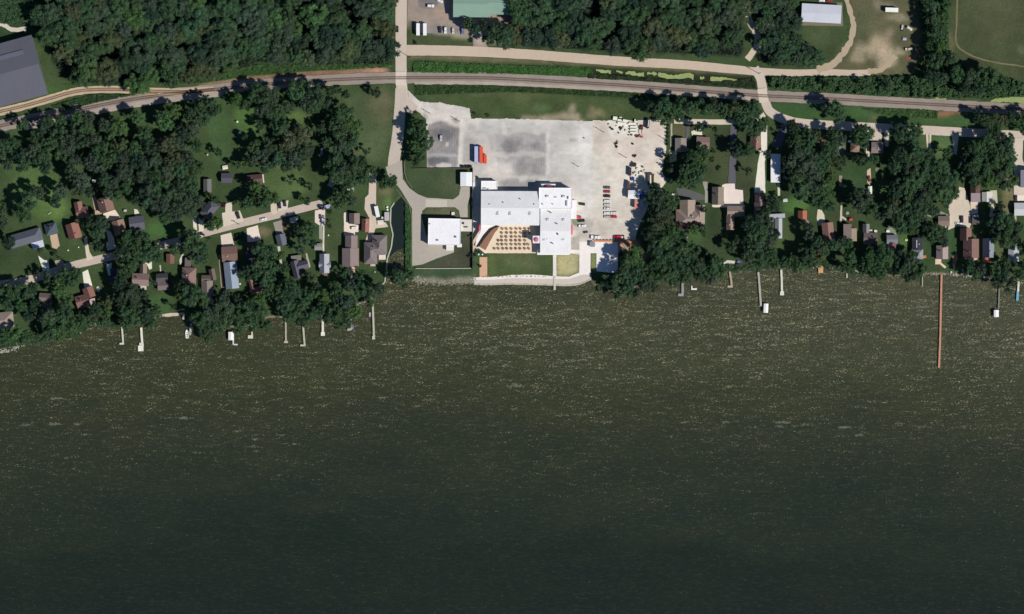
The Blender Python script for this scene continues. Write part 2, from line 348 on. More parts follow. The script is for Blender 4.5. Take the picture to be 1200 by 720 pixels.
mb = MB(); mb.add([(-9000, -9000, -.7), (9000, -9000, -.7), (9000, 250, -.7), (-9000, 250, -.7)], [(0, 1, 2, 3)])
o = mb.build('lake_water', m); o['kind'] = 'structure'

mb = MB(); mb.add([(*P(*q), -.62) for q in CHANNEL_DARK], [tuple(range(len(CHANNEL_DARK)))[::-1]])  # darker, smoother sheet over the north part of the channel
m, t, bb = new_mat('still_dark_water'); bb.inputs['Base Color'].default_value = A(34, 42, 38); bb.inputs['Roughness'].default_value = .12
o = mb.build('channel_water', m); o['kind'] = 'structure'
# whitecaps: clusters of small foam flakes lying on the water
mb = MB(); rf = random.Random(4)
for x_, y_, L_, q_ in ((65, 467, 9, 1), (63, 497, 7, 1), (92, 497, 5, 1), (30, 498, 7, .6), (128, 493, 4, .5), (215, 490, 8, 1), (182, 449, 5, .6), (178, 466, 3, .5), (210, 478, 5, .6), (132, 455, 8, .3), (408, 473, 5, .6), (448, 466, 7, .6), (501, 469, 8, .6), (490, 476, 4, .5), (605, 452.5, 9, 1), (603, 479, 5, .6), (659, 487, 8, .5), (680, 486, 9, .4), (713, 495, 6, .9), (447, 499, 6, .5), (330, 510, 6, .5), (299, 515, 5, .6), (298, 523, 4, .5),
                        (300, 529, 4, .4), (803, 495, 7, .6), (850, 495, 6, .7), (917, 495, 10, .8), (915, 500, 5, .7), (945, 498, 7, .6), (990, 501, 9, .8), (1008, 510, 6, .9), (1055, 497, 8, .5), (1080, 500, 8, .5), (1130, 500, 6, .4), (600, 371, 9, .7), (590, 371, 5, .6), (1082, 360, 9, .9), (1125, 358, 12, .8), (985, 345, 8, .7), (1035, 350, 6, .5), (860, 344, 9, .5), (500, 333, 4, .5), (770, 450, 8, .3), (540, 338, 7, .6), (20, 469, 8, .4), (800, 440, 6, .3)):
    for k in range(int(L_*L_*q_*.7)+8):
        X_, Y_ = P(x_+rf.gauss(0, L_*.55), y_+rf.gauss(0, .7)+rf.uniform(-.3, .3)); s_ = rf.uniform(.25, .8)*(.6+.5*q_); a_ = rf.uniform(-.5, .5)
        mb.add([(X_+math.cos(a_+t_)*s_*1.1, Y_+math.sin(a_+t_)*s_*.5, -.66+rf.uniform(0, .03)) for t_ in (0, 1.3, 2.5, 3.9, 5.1)], [(0, 1, 2, 3, 4)])
o = mb.build('whitecap_foam', MAT['rock'], None, A(96, 100, 84)); o['kind'] = 'stuff'; o['label'] = 'faint whitecaps breaking on the lake'
# ---- sheets: roads, drives, pads
ZC = [0.03]
def zn(): ZC[0] += .004; return ZC[0]
def wobble(poly, amp=.25, step=4):
    out = []
    for i in range(len(poly)):
        a, b2 = poly[i], poly[(i+1) % len(poly)]; L = math.dist(a, b2); n = max(1, int(L/step))
        for k in range(n):
            f = k/n; x = a[0]+(b2[0]-a[0])*f; y = a[1]+(b2[1]-a[1])*f
            q = mnoise.noise_vector(Vector((x*.35, y*.35, 3.1))); out.append((x+q.x*amp, y+q.y*amp))
    return out
def sheet(name, poly, rgb, mat='road', wob=.3, thick=None, **tg):
    pts = [P(*q) for q in wobble(poly, wob)]; z = zn()
    bm = bmesh.new(); vs = [bm.verts.new((x, y, z)) for x, y in pts]; f = bm.faces.new(vs)
    f.normal_update()
    if f.normal.z < 0: f.normal_flip()
    if thick:
        r = bmesh.ops.extrude_face_region(bm, geom=[f]); vv = [g2 for g2 in r['geom'] if isinstance(g2, bmesh.types.BMVert)]
        bmesh.ops.translate(bm, verts=vv, vec=(0, 0, thick))
    bmesh.ops.triangulate(bm, faces=bm.faces[:]); me = bpy.data.meshes.new(name); bm.to_mesh(me); bm.free(); me.materials.append(MAT[mat])
    o = bpy.data.objects.new(name, me); col.objects.link(o); o.color = A(*rgb)
    if tg: tag(o, **tg)
    else: o['kind'] = 'structure'
    return o
def smooth(line, n=5):
    out = []
    for i in range(len(line)-1):
        p0 = line[max(i-1, 0)]; p1 = line[i]; p2 = line[i+1]; p3 = line[min(i+2, len(line)-1)]
        for k in range(n):
            u = k/n; out.append(tuple(.5*((2*p1[j])+(-p0[j]+p2[j])*u+(2*p0[j]-5*p1[j]+4*p2[j]-p3[j])*u*u+(-p0[j]+3*p1[j]-3*p2[j]+p3[j])*u**3) for j in (0, 1)))
    out.append(line[-1]); return out
def band(line, wd, sm=5):
    l = smooth(line, sm) if sm else line; L, Rr = [], []
    for i, p in enumerate(l):
        a = l[max(i-1, 0)]; b2 = l[min(i+1, len(l)-1)]; dx, dy = b2[0]-a[0], b2[1]-a[1]; q = math.hypot(dx, dy) or 1
        w2 = wd/2 if not isinstance(wd, (list, tuple)) else (wd[0]+(wd[1]-wd[0])*i/(len(l)-1))/2
        L.append((p[0]-dy/q*w2, p[1]+dx/q*w2)); Rr.append((p[0]+dy/q*w2, p[1]-dx/q*w2))
    return L+Rr[::-1]
def painted(name, poly, base, layers, step=.7, wob=.5):
    x0 = min(p[0] for p in poly)-1; x1 = max(p[0] for p in poly)+1; y0 = min(p[1] for p in poly)-1; y1 = max(p[1] for p in poly)+1
    Xg, Yg = np.meshgrid(np.arange(x0, x1, step), np.arange(y0, y1, step))
    Cg = paint(Xg, Yg, A(*base), layers, step)
    tx = 1+.20*fbm(Xg, Yg, 22, 41)+.16*fbm(Xg, Yg*1.6, 7, 42)+.05*fbm(Xg, Yg, 2.4, 43)+.06*fbm(Xg*.35, Yg, 2.6, 45)+.05*(np.random.default_rng(5).random(Xg.shape)-.5)
    dk = np.clip((np.array(A(*base)[:3]).max()-Cg.max(-1)-.09)*4, 0, 1)
    tx += dk*(.07*np.sin(Xg*2*np.pi/2.9+fbm(Xg, Yg, 9, 61)*1.5)*(fbm(Xg, Yg, 8, 63) > -.15))
    tx -= dk*(.16*fbm(Xg, Yg*.25, 1.6, 47)+.12*fbm(Xg, Yg, 3, 49)); Cg = np.clip(Cg*tx[..., None], .01, .8)
    Xw = Xg+fbm(Xg, Yg, 6, 21)*wob*2; Yw = Yg+fbm(Xg, Yg, 6, 31)*wob*2
    ins = inpoly(Xw, Yw, poly); n_y, n_x = Xg.shape; ii = np.arange(n_x*n_y).reshape(n_y, n_x)
    fc = np.stack([ii[1:, :-1], ii[1:, 1:], ii[:-1, 1:], ii[:-1, :-1]], -1).reshape(-1, 4)
    ok = (ins[1:, :-1] & ins[1:, 1:] & ins[:-1, 1:] & ins[:-1, :-1]).ravel(); fc = fc[ok]
    used, inv = np.unique(fc.ravel(), return_inverse=True); fc = inv.reshape(-1, 4)
    vv = np.stack([(Xg-600)*S, (360-Yg)*S, np.full(Xg.shape, zn())], -1).reshape(-1, 3)[used]
    return add_struct(name, np_mesh(name, vv, fc, MAT['paved'], Cg.reshape(-1, 3)[used]))

# the big lot and the gravel yard
LOT = [(476, 104), (486, 113), (492, 119), (515, 120), (551, 127), (552, 139), (600, 139), (700, 142), (702, 262), (690, 300), (669, 298), (560, 292), (553, 290), (553, 197), (500, 197),
       (499, 140), (492, 133), (484, 128), (480, 118)]
lot_layers = [
    (((545, 146), (655, 148), (662, 215), (634, 212), (590, 222), (560, 205), (545, 190)), (184, 180, 175), 5, .75, 4),
    (((502, 145), (536, 138), (539, 150), (537, 197), (500, 197)), (140, 135, 134), 2, .95, 1), ((520, 158, 13, 9), (108, 106, 109), 5, .8, 3), ((514, 189, 14, 6), (100, 100, 104), 3, .8, 2), ((526, 172, 8, 5), (130, 128, 130), 3, .6, 3),
    (((500, 180), (536, 180), (536, 184), (500, 184)), (176, 172, 168), 1, .6, .5), ((520, 194, 9, 3), (205, 198, 190), 1.5, .8, 1), ((524, 170, 2, 3), (206, 202, 196), 1, .8, 1),
    (((541, 162), (560, 160), (565, 185), (552, 190), (541, 192)), (168, 162, 156), 3, .7, 1), (((572, 158), (641, 156), (641, 178), (574, 178)), (156, 153, 151), 2, .75, 2.4), ((598, 168, 12, 7), (122, 120, 121), 4, .75, 6), ((626, 170, 8, 5), (132, 130, 130), 3, .7, 5),
    ((662, 166, 14, 7), (182, 179, 174), 5, .7, 2), (((580, 185), (639, 184), (639, 207), (586, 207)), (154, 151, 149), 2, .75, 2.4), ((620, 195, 20, 8), (132, 129, 129), 4, .6, 6), (((588, 214), (632, 210), (632, 225), (588, 222)), (152, 149, 147), 3, .8, 1.5),
    (((560, 143), (690, 147), (690, 153), (560, 152)), (190, 188, 182), 3, .6, 2), ((660, 195, 24, 12), (196, 194, 188), 6, .7, 6), ((655, 205, 16, 10), (184, 181, 176), 4, .5, 6), ((575, 152, 26, 6), (180, 178, 173), 3, .6, 5), ((570, 172, 12, 14), (186, 180, 174), 4, .5, 4), ((640, 150, 40, 5), (184, 182, 177), 3, .6, 4), ((606, 216, 22, 5), (140, 137, 136), 2, .6, 4), (((640, 155), (644, 155), (644, 206), (640, 206)), (214, 210, 205), 1.5, .7, 1), ((590, 150, 3, 9), (216, 212, 206), 1.5, .6, 2), ((672, 163, 5, 2), (150, 147, 144), 2, .6, 2), ((688, 172, 6, 26), (216, 213, 208), 4, .6, 3), (((540, 140), (545, 140), (541, 196), (536, 196)), (214, 208, 200), 1, .8, .6),
    (((480, 112), (500, 124), (540, 145), (540, 150), (500, 135), (485, 122)), (216, 208, 199), 3, .8, 1.5), ((685, 200, 10, 60), (212, 208, 202), 5, .7, 3), ((496, 137, 3, 6), (130, 124, 118), 3, .6, 2),
    ((688, 268, 16, 12), (176, 170, 160), 4, .6, 3), (((669, 278), (679, 276), (679, 296), (669, 296)), (168, 162, 152), 1, .9, .3), ((673, 259, 4, 6), (116, 124, 100), 2, .8, 1), ((585, 200, 20, 8), (212, 202, 194), 5, .7, 3)]
painted('parking_lot', LOT, (203, 196, 188), lot_layers)
YARD = [(694, 141), (756, 141), (762, 140), (781, 141), (781, 176), (776, 200), (782, 212), (775, 222), (765, 230), (757, 250), (750, 262), (744, 284), (690, 284), (695, 262), (695, 200)]
yard_layers = [((735, 240, 40, 40), (206, 198, 186), 10, .7, 5), ((724, 205, 22, 30), (214, 206, 194), 8, .7, 5), ((702, 168, 6, 18), (184, 174, 160), 5, .6, 3), ((700, 215, 5, 40), (205, 205, 194), 4, .6, 2),
               (((712, 142), (750, 143), (748, 160), (718, 160), (711, 152)), (222, 216, 204), 2, .85, 1.5), ((770, 150, 10, 8), (206, 192, 178), 4, .8, 3), ((735, 178, 18, 14), (204, 190, 176), 6, .6, 4), ((760, 215, 10, 12), (214, 208, 180), 4, .8, 3),
               ((710, 270, 22, 8), (188, 180, 170), 6, .6, 5), ((718, 256, 6, 4), (176, 170, 162), 3, .5, 3), ((745, 200, 5, 10), (206, 210, 196), 3, .6, 2)]
painted('gravel_yard', YARD, (210, 199, 186), yard_layers)
painted('truck_yard', [(478, -12), (531, -12), (531, 20), (574, 21), (612, 17), (613, 30), (596, 33), (575, 36), (568, 44), (572, 56), (555, 56), (552, 44), (540, 40), (486, 39), (486, 24), (478, 24)],
        (150, 136, 125), [((510, 35, 30, 5), (122, 118, 116), 3, .8, 1), ((502, 2, 12, 8), (112, 108, 108), 2, .8, 1), ((520, 16, 14, 8), (158, 138, 124), 4, .7, 3), ((590, 26, 20, 5), (158, 136, 126), 4, .7, 3), ((562, 46, 8, 8), (178, 166, 154), 3, .7, 2)])
# roads
RC = (196, 182, 168)
sheet('road', band([(470.5, -30), (470, 30), (470, 80), (471, 104), (474, 118), (486, 130)], 13), RC)
sheet('road', band([(470, 104), (468.5, 130), (466, 160), (462, 186), (461, 204)], [13, 14]), (190, 178, 166))
sheet('road', band([(476, 59), (540, 60), (620, 64), (720, 71.5), (800, 76), (860, 81.5), (888, 84), (930, 86), (965, 85), (1000, 86), (1020, 85)], [12.5, 7]), (194, 176, 158))
sheet('road', band([(884, 80), (891, 92), (894, 106), (897, 120), (905, 133), (930, 143), (965, 146.5), (1010, 149), (1090, 153), (1150, 156.5), (1230, 161)], 10.5), RC)
sheet('road', band([(896, 134), (880, 142), (860, 143), (820, 143), (790, 142)], 6), (204, 192, 174))
sheet('road', band([(-40, 339), (30, 329), (80, 313), (125, 302), (170, 292), (205, 284), (245, 271.5), (300, 257.5), (340, 248), (378, 238.5)], 9.3), (190, 174, 162))
sheet('dirt_track', band([(1018, 84), (1032, 82), (1042, 74), (1048, 66)], [6, 9]), (172, 156, 130), wob=2.6)
sheet('dirt_track', band([(958, 82), (974, 77), (988, 62), (997, 48), (1000, 30), (996, 14), (986, -20)], [9, 5]), (174, 158, 134), wob=2.4)
sheet('dirt_track', band([(858, -20), (866, 2), (874, 14), (880, 28), (888, 44), (884, 58), (876, 70)], [8, 7]), (196, 184, 160), wob=1)
sheet('footpath', band([(1122, -10), (1121, 30), (1120, 45), (1124, 56), (1140, 66), (1165, 73), (1205, 79)], 1.8), (118, 112, 84), wob=.6)
sheet('dirt_track', band([(-30, 26), (2, 29), (14, 35), (31, 34)], 5), (200, 192, 174), wob=.8)
# drives, pads, patios:   (name, polygon, colour)
CO = (222, 212, 200)
for nm, pl, c in [
    ('driveway', [(471, 188), (472, 210), (480, 221), (490, 228), (500, 232), (531, 234), (538, 229), (540, 219), (551, 219), (551, 228), (548, 240), (548, 258), (540, 258), (538, 247), (533, 243), (500, 243), (495, 247), (494, 254),
                  (496, 262), (502, 285), (532, 289), (532, 296), (512, 303), (495, 310), (483, 312), (483, 245), (470, 223), (455, 206), (452, 196)], (172, 164, 152)),
    ('concrete_apron', [(499, 234), (524, 234), (524, 243), (499, 243)], (190, 184, 170)),
    ('patio', [(585, 263.5), (626, 263.5), (628, 276), (629, 297), (568, 297), (562, 292), (574, 281)], (228, 208, 182)),
    ('promenade', [(555, 326), (575, 326), (600, 323.5), (625, 323), (650, 325), (667, 325), (680, 320), (692, 317), (693, 326), (680, 332), (665, 334), (640, 333), (600, 332), (570, 333), (556, 332)], (200, 190, 178)),
    ('promenade', [(555, 325), (575, 325), (600, 322.5), (625, 322), (650, 324), (667, 324.5), (680, 319), (690, 317), (690, 320), (680, 323), (667, 327), (640, 327), (600, 326), (575, 328), (555, 328)], (230, 222, 214)),
    ('sand_court', [(562, 301.5), (571, 301.5), (571, 325), (562, 325)], (208, 168, 138)),
    ('walkway', [(648, 299), (652, 299), (652, 325), (648, 325)], (222, 214, 206)),
    ('walkway', [(668, 293), (692, 293), (692, 297), (667, 297)], (228, 220, 214)),
    ('concrete_pad', [(679, 283.5), (692, 283.5), (692, 322), (679, 322)], (236, 228, 223)),
    ('concrete_pad', [(692, 284), (724, 284), (724, 316), (718, 320), (699, 318), (699, 297), (692, 297)], (234, 228, 226)),
    ('walkway', [(553.5, 272), (559, 272), (559, 295), (554, 295)], (206, 184, 158)),
    ('driveway', [(45, 300), (52, 305), (57, 305), (58, 318), (51, 320)], (222, 222, 204)),
    ('driveway', [(98, 279), (102, 278), (105, 296), (110, 303), (102, 306)], (206, 192, 172)),
    ('driveway', [(96.5, 319), (103, 316), (108.5, 336), (99, 338)], (228, 224, 206)),
    ('driveway', [(124, 311), (131, 308), (130, 323), (127, 323)], (222, 220, 208)),
    ('driveway', [(124, 268), (130, 272), (133, 278), (136, 291), (126, 294), (124, 288), (127, 282)], (214, 200, 184)),
    ('patio', [(119, 251), (135, 246), (141, 255), (142, 258), (127, 259)], (222, 206, 190)),
    ('driveway', [(108, 232), (112, 230), (117, 246), (120, 251), (112, 252)], (192, 162, 138)),
    ('driveway', [(58.5, 276), (67, 274), (70, 288), (66, 292), (61, 290)], (190, 166, 142)),
    ('driveway', [(64, 306), (73, 304), (77, 313), (68, 317)], (170, 158, 140)),
    ('driveway', [(194, 283), (208, 280), (212, 283), (213, 292), (205, 292)], (192, 178, 164)),
    ('driveway', [(226, 257), (230, 254), (231, 270), (227, 271)], (216, 208, 192)),
    ('driveway', [(232.5, 255), (239, 260), (239, 271), (233, 272)], (216, 208, 192)),
    ('driveway', [(260, 250), (264, 249), (264, 239), (272, 237), (272, 248), (281, 247), (286, 259), (262, 266)], (206, 194, 178)),
    ('driveway', [(258.5, 276), (271, 273), (275, 289), (260, 290)], (216, 202, 188)),
    ('driveway', [(289, 268), (302, 264), (306, 282), (290, 284)], (226, 212, 196)),
    ('driveway', [(317, 240), (324, 236), (325, 250), (318, 252)], (206, 192, 172)),
    ('driveway', [(325, 238), (338, 235), (337, 245), (326, 248)], (204, 194, 180)),
    ('driveway', [(320, 261), (330, 258), (332, 273), (324, 276)], (150, 142, 134)),
    ('driveway', [(339, 256), (350, 253), (350, 256), (345, 262), (340, 261)], (208, 198, 180)),
    ('driveway', [(369, 247), (381, 244), (381, 263), (374, 264), (369, 261)], (222, 206, 192)),
    ('driveway', [(374, 264), (378, 264), (378, 281), (374, 280)], (150, 152, 140)),
    ('footpath', [(378.5, 262), (380.2, 262), (380, 297), (378, 297)], (206, 200, 180)),
    ('driveway', [(403, 250), (407, 248), (408, 262), (421, 264), (420, 272), (416, 272), (416, 276), (403, 276)], (224, 210, 192)),
    ('driveway', [(433, 205), (441, 205), (440.5, 258), (452, 261), (455, 266), (440, 268), (438, 274), (434, 283), (428, 283), (432, 270), (433, 256), (427, 245), (428, 232), (432, 228)], (202, 186, 170)),
    ('footpath', [(325, 289), (328, 288), (331, 312), (329, 315)], (192, 186, 168)),
    ('footpath', [(358, 297), (360, 297), (364, 313), (361, 315)], (170, 164, 140)),
    ('footpath', [(256, 299), (258, 299), (263, 338), (259, 338)], (150, 134, 112)),
    ('footpath', [(213, 298), (215.5, 296), (213, 308), (211, 311), (210, 305)], (200, 196, 178)),
    ('patio', [(407, 312), (416, 313), (416, 319), (413, 321), (412, 328), (410.5, 328), (409, 320)], (220, 188, 166)),
    ('patio', [(240, 345), (246, 346), (251, 353), (249, 357), (241, 355)], (196, 172, 146)),
    ('patio', [(165, 309), (172, 308), (178, 307), (178, 315), (175, 316), (172, 310)], (222, 216, 200)),
    ('patio', [(157, 245), (161, 246), (165, 253), (158, 254)], (216, 208, 192)),
    ('footpath', [(187, 311), (188.5, 311), (189, 319), (187.5, 319)], (200, 196, 180)),
    ('driveway', [(856, 147), (863, 147), (862, 170), (862, 217), (853, 217), (855, 180)], (92, 92, 98)),
    ('driveway', [(892, 147), (899, 147), (899, 181), (896, 190), (897, 226), (884, 226), (888, 192), (891, 178), (882, 176), (891, 175)], (224, 218, 204)),
    ('concrete_pad', [(846, 217), (850, 215.5), (861, 215.5), (861.5, 222), (870.5, 223), (871.5, 242), (849, 242)], (224, 210, 200)),
    ('driveway', [(792, 221), (797, 218.5), (806, 222), (826, 229), (826, 235), (796, 234)], (92, 94, 92)),
    ('driveway', [(804, 146), (808, 145), (808, 166), (804, 167)], (96, 94, 96)),
    ('patio', [(810, 154), (822, 150), (823, 159), (811, 159)], (214, 210, 184)),
    ('footpath', [(786, 145), (788, 145), (788, 172), (785.5, 172)], (168, 166, 144)),
    ('driveway', [(784, 176), (793, 178), (793, 189), (789, 190)], (192, 180, 164)),
    ('patio', [(823, 213), (829, 213), (829, 222), (831, 238), (826, 238), (826, 224)], (150, 150, 136)),
    ('driveway', [(915, 146), (923, 147), (917, 170), (914, 173), (904, 172)], (96, 98, 108)),
    ('driveway', [(958, 246), (962, 245), (966, 252), (967, 264), (959, 265), (957, 256)], (204, 196, 174)),
    ('concrete_pad', [(1018, 165), (1022, 154), (1034, 154), (1033, 167)], (200, 186, 170)),
    ('driveway', [(1014.5, 168), (1018, 165), (1019, 180), (1019, 186), (1015, 184)], (212, 196, 178)),
    ('driveway', [(1016, 200), (1020, 197), (1021, 214), (1019, 217), (1016, 214)], (202, 180, 152)),
    ('driveway', [(1036, 155), (1042, 155), (1041, 172), (1037, 172)], (206, 196, 178)),
    ('driveway', [(1085, 157), (1088, 157), (1088, 184), (1087, 184)], (202, 190, 172)),
    ('driveway', [(1089, 157), (1091.5, 157), (1090.5, 185), (1089, 185)], (202, 190, 172)),
    ('driveway', [(1115, 158), (1124, 158), (1122, 172), (1121, 182), (1118, 180)], (202, 188, 172)),
    ('driveway', [(1186, 162), (1199, 162), (1198, 186), (1202, 200), (1210, 215), (1205, 236), (1188, 236), (1188, 180)], (202, 190, 176)),
    ('concrete_pad', [(1189, 229), (1204, 229), (1204, 236), (1190, 236)], (228, 216, 204)),
    ('concrete_pad', [(1124, 219), (1131, 221), (1134, 233), (1137, 242), (1138, 262), (1136, 268), (1122, 265), (1111, 270), (1113, 252), (1111, 243), (1118, 231), (1122, 228)], (206, 192, 174)),
    ('driveway', [(1137, 237), (1146, 237), (1146, 250), (1138, 252)], (216, 196, 180)),
    ('driveway', [(1158, 224), (1168, 223), (1169, 238), (1164, 239), (1170, 258), (1159, 254), (1162, 239), (1157, 238)], (190, 186, 166)),
    ('footpath', [(985, 241), (987, 241), (987, 253), (992, 257), (991, 259), (987, 256), (986, 261), (984, 261)], (192, 184, 164)),
    ('footpath', [(983, 206), (987, 206), (987, 219), (983, 218)], (146, 140, 116)),
    ('footpath', [(911, 215), (914, 215), (914, 230), (911.5, 230)], (206, 200, 176)),
    ('footpath', [(804, 277), (806, 277), (805.5, 285), (804, 285)], (180, 170, 146)),
    ('footpath', [(824, 244), (826, 244), (825.5, 268), (822, 268)], (206, 198, 178)),
    ('patio', [(834, 240), (872, 240), (872, 243.5), (835, 243)], (214, 206, 184)),
    ('patio', [(1096, 304), (1103, 303), (1103, 308), (1109, 313), (1107, 315), (1101, 310), (1096, 310)], (216, 190, 170)),
    ('patio', [(1116, 300), (1121, 296), (1122, 302), (1119, 313), (1116.5, 313)], (156, 110, 92)),
    ('patio', [(1151, 302), (1161, 302), (1161, 308), (1151, 308)], (166, 108, 86)),
    ('patio', [(1130, 303), (1146, 301), (1146, 304), (1137, 307)], (206, 176, 160)),
    ('concrete_apron', [(1083, 252), (1103, 248), (1112, 252), (1099, 257)], (140, 144, 128)),
    ('footpath', [(1189, 252), (1191, 252), (1191, 268), (1189, 268)], (180, 172, 148)),
    ('patio', [(848, 308), (852, 305), (861, 306), (862, 313), (853, 316), (849, 315)], (204, 196, 186)),
    ('concrete_pad', [(434, 198), (440, 198), (441, 206), (432, 206)], (190, 180, 166)),
    ('patio', [(382, 242), (386, 240), (386, 244), (382, 245)], (170, 170, 190)),
    ('patio', [(1040, 265), (1042, 265), (1049, 270), (1052, 278), (1038, 277)], (128, 134, 118)),
    ('driveway', [(939, 4), (987, 3), (988, 31), (938, 30)], (118, 112, 94)),
]: sheet(nm, pl, c)
# algae on the ditch water
for l, wd in [([(699, 82), (708, 84), (716, 85)], [2.4, 4.4]), ([(722, 84), (730, 85)], 2.4), ([(733, 85.4), (740, 86), (748, 87.6), (754, 87)], [3, 5]), ([(758, 86.4), (764, 86), (770, 87.4)], 2.4), ([(771, 87), (778, 88.4), (786, 90.6), (798, 89.6), (806, 88.6), (813, 90)], [4.5, 6]),
              ([(820, 91), (826, 92)], 2.6), ([(832, 92.6), (840, 93.4), (850, 93), (858, 94.6), (864, 96)], [5, 4]), ([(1160, 119), (1175, 116.5), (1190, 117), (1220, 119)], [3, 9]), ([(1093, 115), (1100, 116), (1109, 116.5)], [2, 2.4])]:
    sheet('pond_algae', band(l, wd, 4), (146, 160, 104), 'ballast', wob=2.0)
# railway
TR = [(-40, 158), (0, 148), (50, 137.5), (100, 127), (150, 117.5), (200, 110.5), (240, 106.5), (300, 100), (360, 95.5), (420, 92.5), (463, 91.5), (560, 91.5), (620, 94), (720, 99.5), (800, 105.5), (885, 112), (960, 115.5), (1080, 122), (1180, 127.5), (1240, 131)]
SD = [(-40, 140), (0, 131), (30, 124), (60, 115.5), (80, 109.5), (100, 106), (130, 105), (160, 106.3), (190, 107.5), (220, 107.5), (250, 105.2)]
sheet('ballast_bed', band(TR, 13, 4), (148, 137, 128), 'ballast', wob=.8)
sheet('ballast_bed', band(SD, [9.5, 8]), (188, 168, 142), 'ballast', wob=.8)
sheet('gravel_bed', band([(30, 150), (90, 136), (140, 126), (200, 117), (260, 110)], 6), (166, 154, 144), 'ballast', wob=.8)
sheet('gravel_bed', band([(486, 97.6), (560, 97.6), (640, 101), (740, 106.5), (830, 112.5), (880, 115.5)], 3.5), (168, 156, 144), 'ballast', wob=.8)
sheet('dirt_track', band([(95, 122), (130, 114.5), (160, 110.5), (185, 109.5)], 1.6), (140, 118, 90), 'ballast', wob=.5)
sheet('road', band([(470, 84), (470, 100)], 12.6, 0), (206, 194, 180)); sheet('road', band([(892.5, 104), (895.5, 120)], 11, 0), (206, 192, 176))
def track(line, label):
    root = empty('railway_track', 0, 0, label=label, cat='railway'); root.location = (0, 0, 0)
    l = [P(*q) for q in smooth(line, 10)]
    for sgn in (-1, 1):
        mb = MB(); off = .78*sgn; L = []
        for i, p in enumerate(l):
            a = l[max(i-1, 0)]; b2 = l[min(i+1, len(l)-1)]; dx, dy = b2[0]-a[0], b2[1]-a[1]; q = math.hypot(dx, dy)
            nx_, ny_ = -dy/q, dx/q
            L.append(((p[0]+nx_*(off-.13), p[1]+ny_*(off-.13)), (p[0]+nx_*(off+.13), p[1]+ny_*(off+.13))))
        for i in range(len(L)-1):
            (a, b2), (c_, d_) = L[i], L[i+1]; z0, z1 = .5, .72
            mb.add([(*a, z0), (*c_, z0), (*d_, z0), (*b2, z0), (*a, z1), (*c_, z1), (*d_, z1), (*b2, z1)], [(4, 5, 6, 7), (0, 4, 7, 3)[::-1], (0, 1, 5, 4), (3, 7, 6, 2)])
        mb.build('rail', MAT['thing'], root, A(84, 66, 58))
    mb = MB(); acc = 0
    for i in range(len(l)-1):
        a, b2 = l[i], l[i+1]; L = math.dist(a, b2); an = math.atan2(b2[1]-a[1], b2[0]-a[0]); s_ = acc
        while s_ < L:
            f = s_/L; mb.box(a[0]+(b2[0]-a[0])*f, a[1]+(b2[1]-a[1])*f, .44, .3, 2.7, .1, an+random.uniform(-.02, .02)); s_ += .85
        acc = s_-L
    tag(mb.build('sleepers', MAT['wood'], root, A(104, 84, 74)), kind='stuff')
track(TR, 'long main railway track crossing the whole land from left edge to right edge')
track(SD, 'siding track curving past the big slate roofed barn on a pale gravel bed')
# ================================================================ BUILDINGS
LAND = {}      # landmark nick -> plan pixel, used when trees are described
def roof_gable(mb, cx, cy, L, W2, z, h, ang, oh=.45, hip=0.0):
    """closed roof solid, ridge along the length axis; hip = how far the ridge is drawn in (0..1 of half width)"""
    l, w2 = L/2+oh, W2/2+oh; r = l-hip*w2 if hip else l; r = max(r, .01)
    c, s = math.cos(ang), math.sin(ang); t0 = .22
    pts = [(-l, -w2, z), (l, -w2, z), (l, w2, z), (-l, w2, z), (-l, -w2, z+t0), (l, -w2, z+t0), (l, w2, z+t0), (-l, w2, z+t0), (-r, 0, z+t0+h), (r, 0, z+t0+h)]
    vs = [(cx+x*c-y*s, cy+x*s+y*c, zz) for x, y, zz in pts]
    mb.add(vs, [(3, 2, 1, 0), (0, 1, 5, 4), (2, 3, 7, 6), (1, 2, 6, 5), (3, 0, 4, 7), (4, 5, 9, 8), (6, 7, 8, 9), (5, 6, 9), (7, 4, 8)])
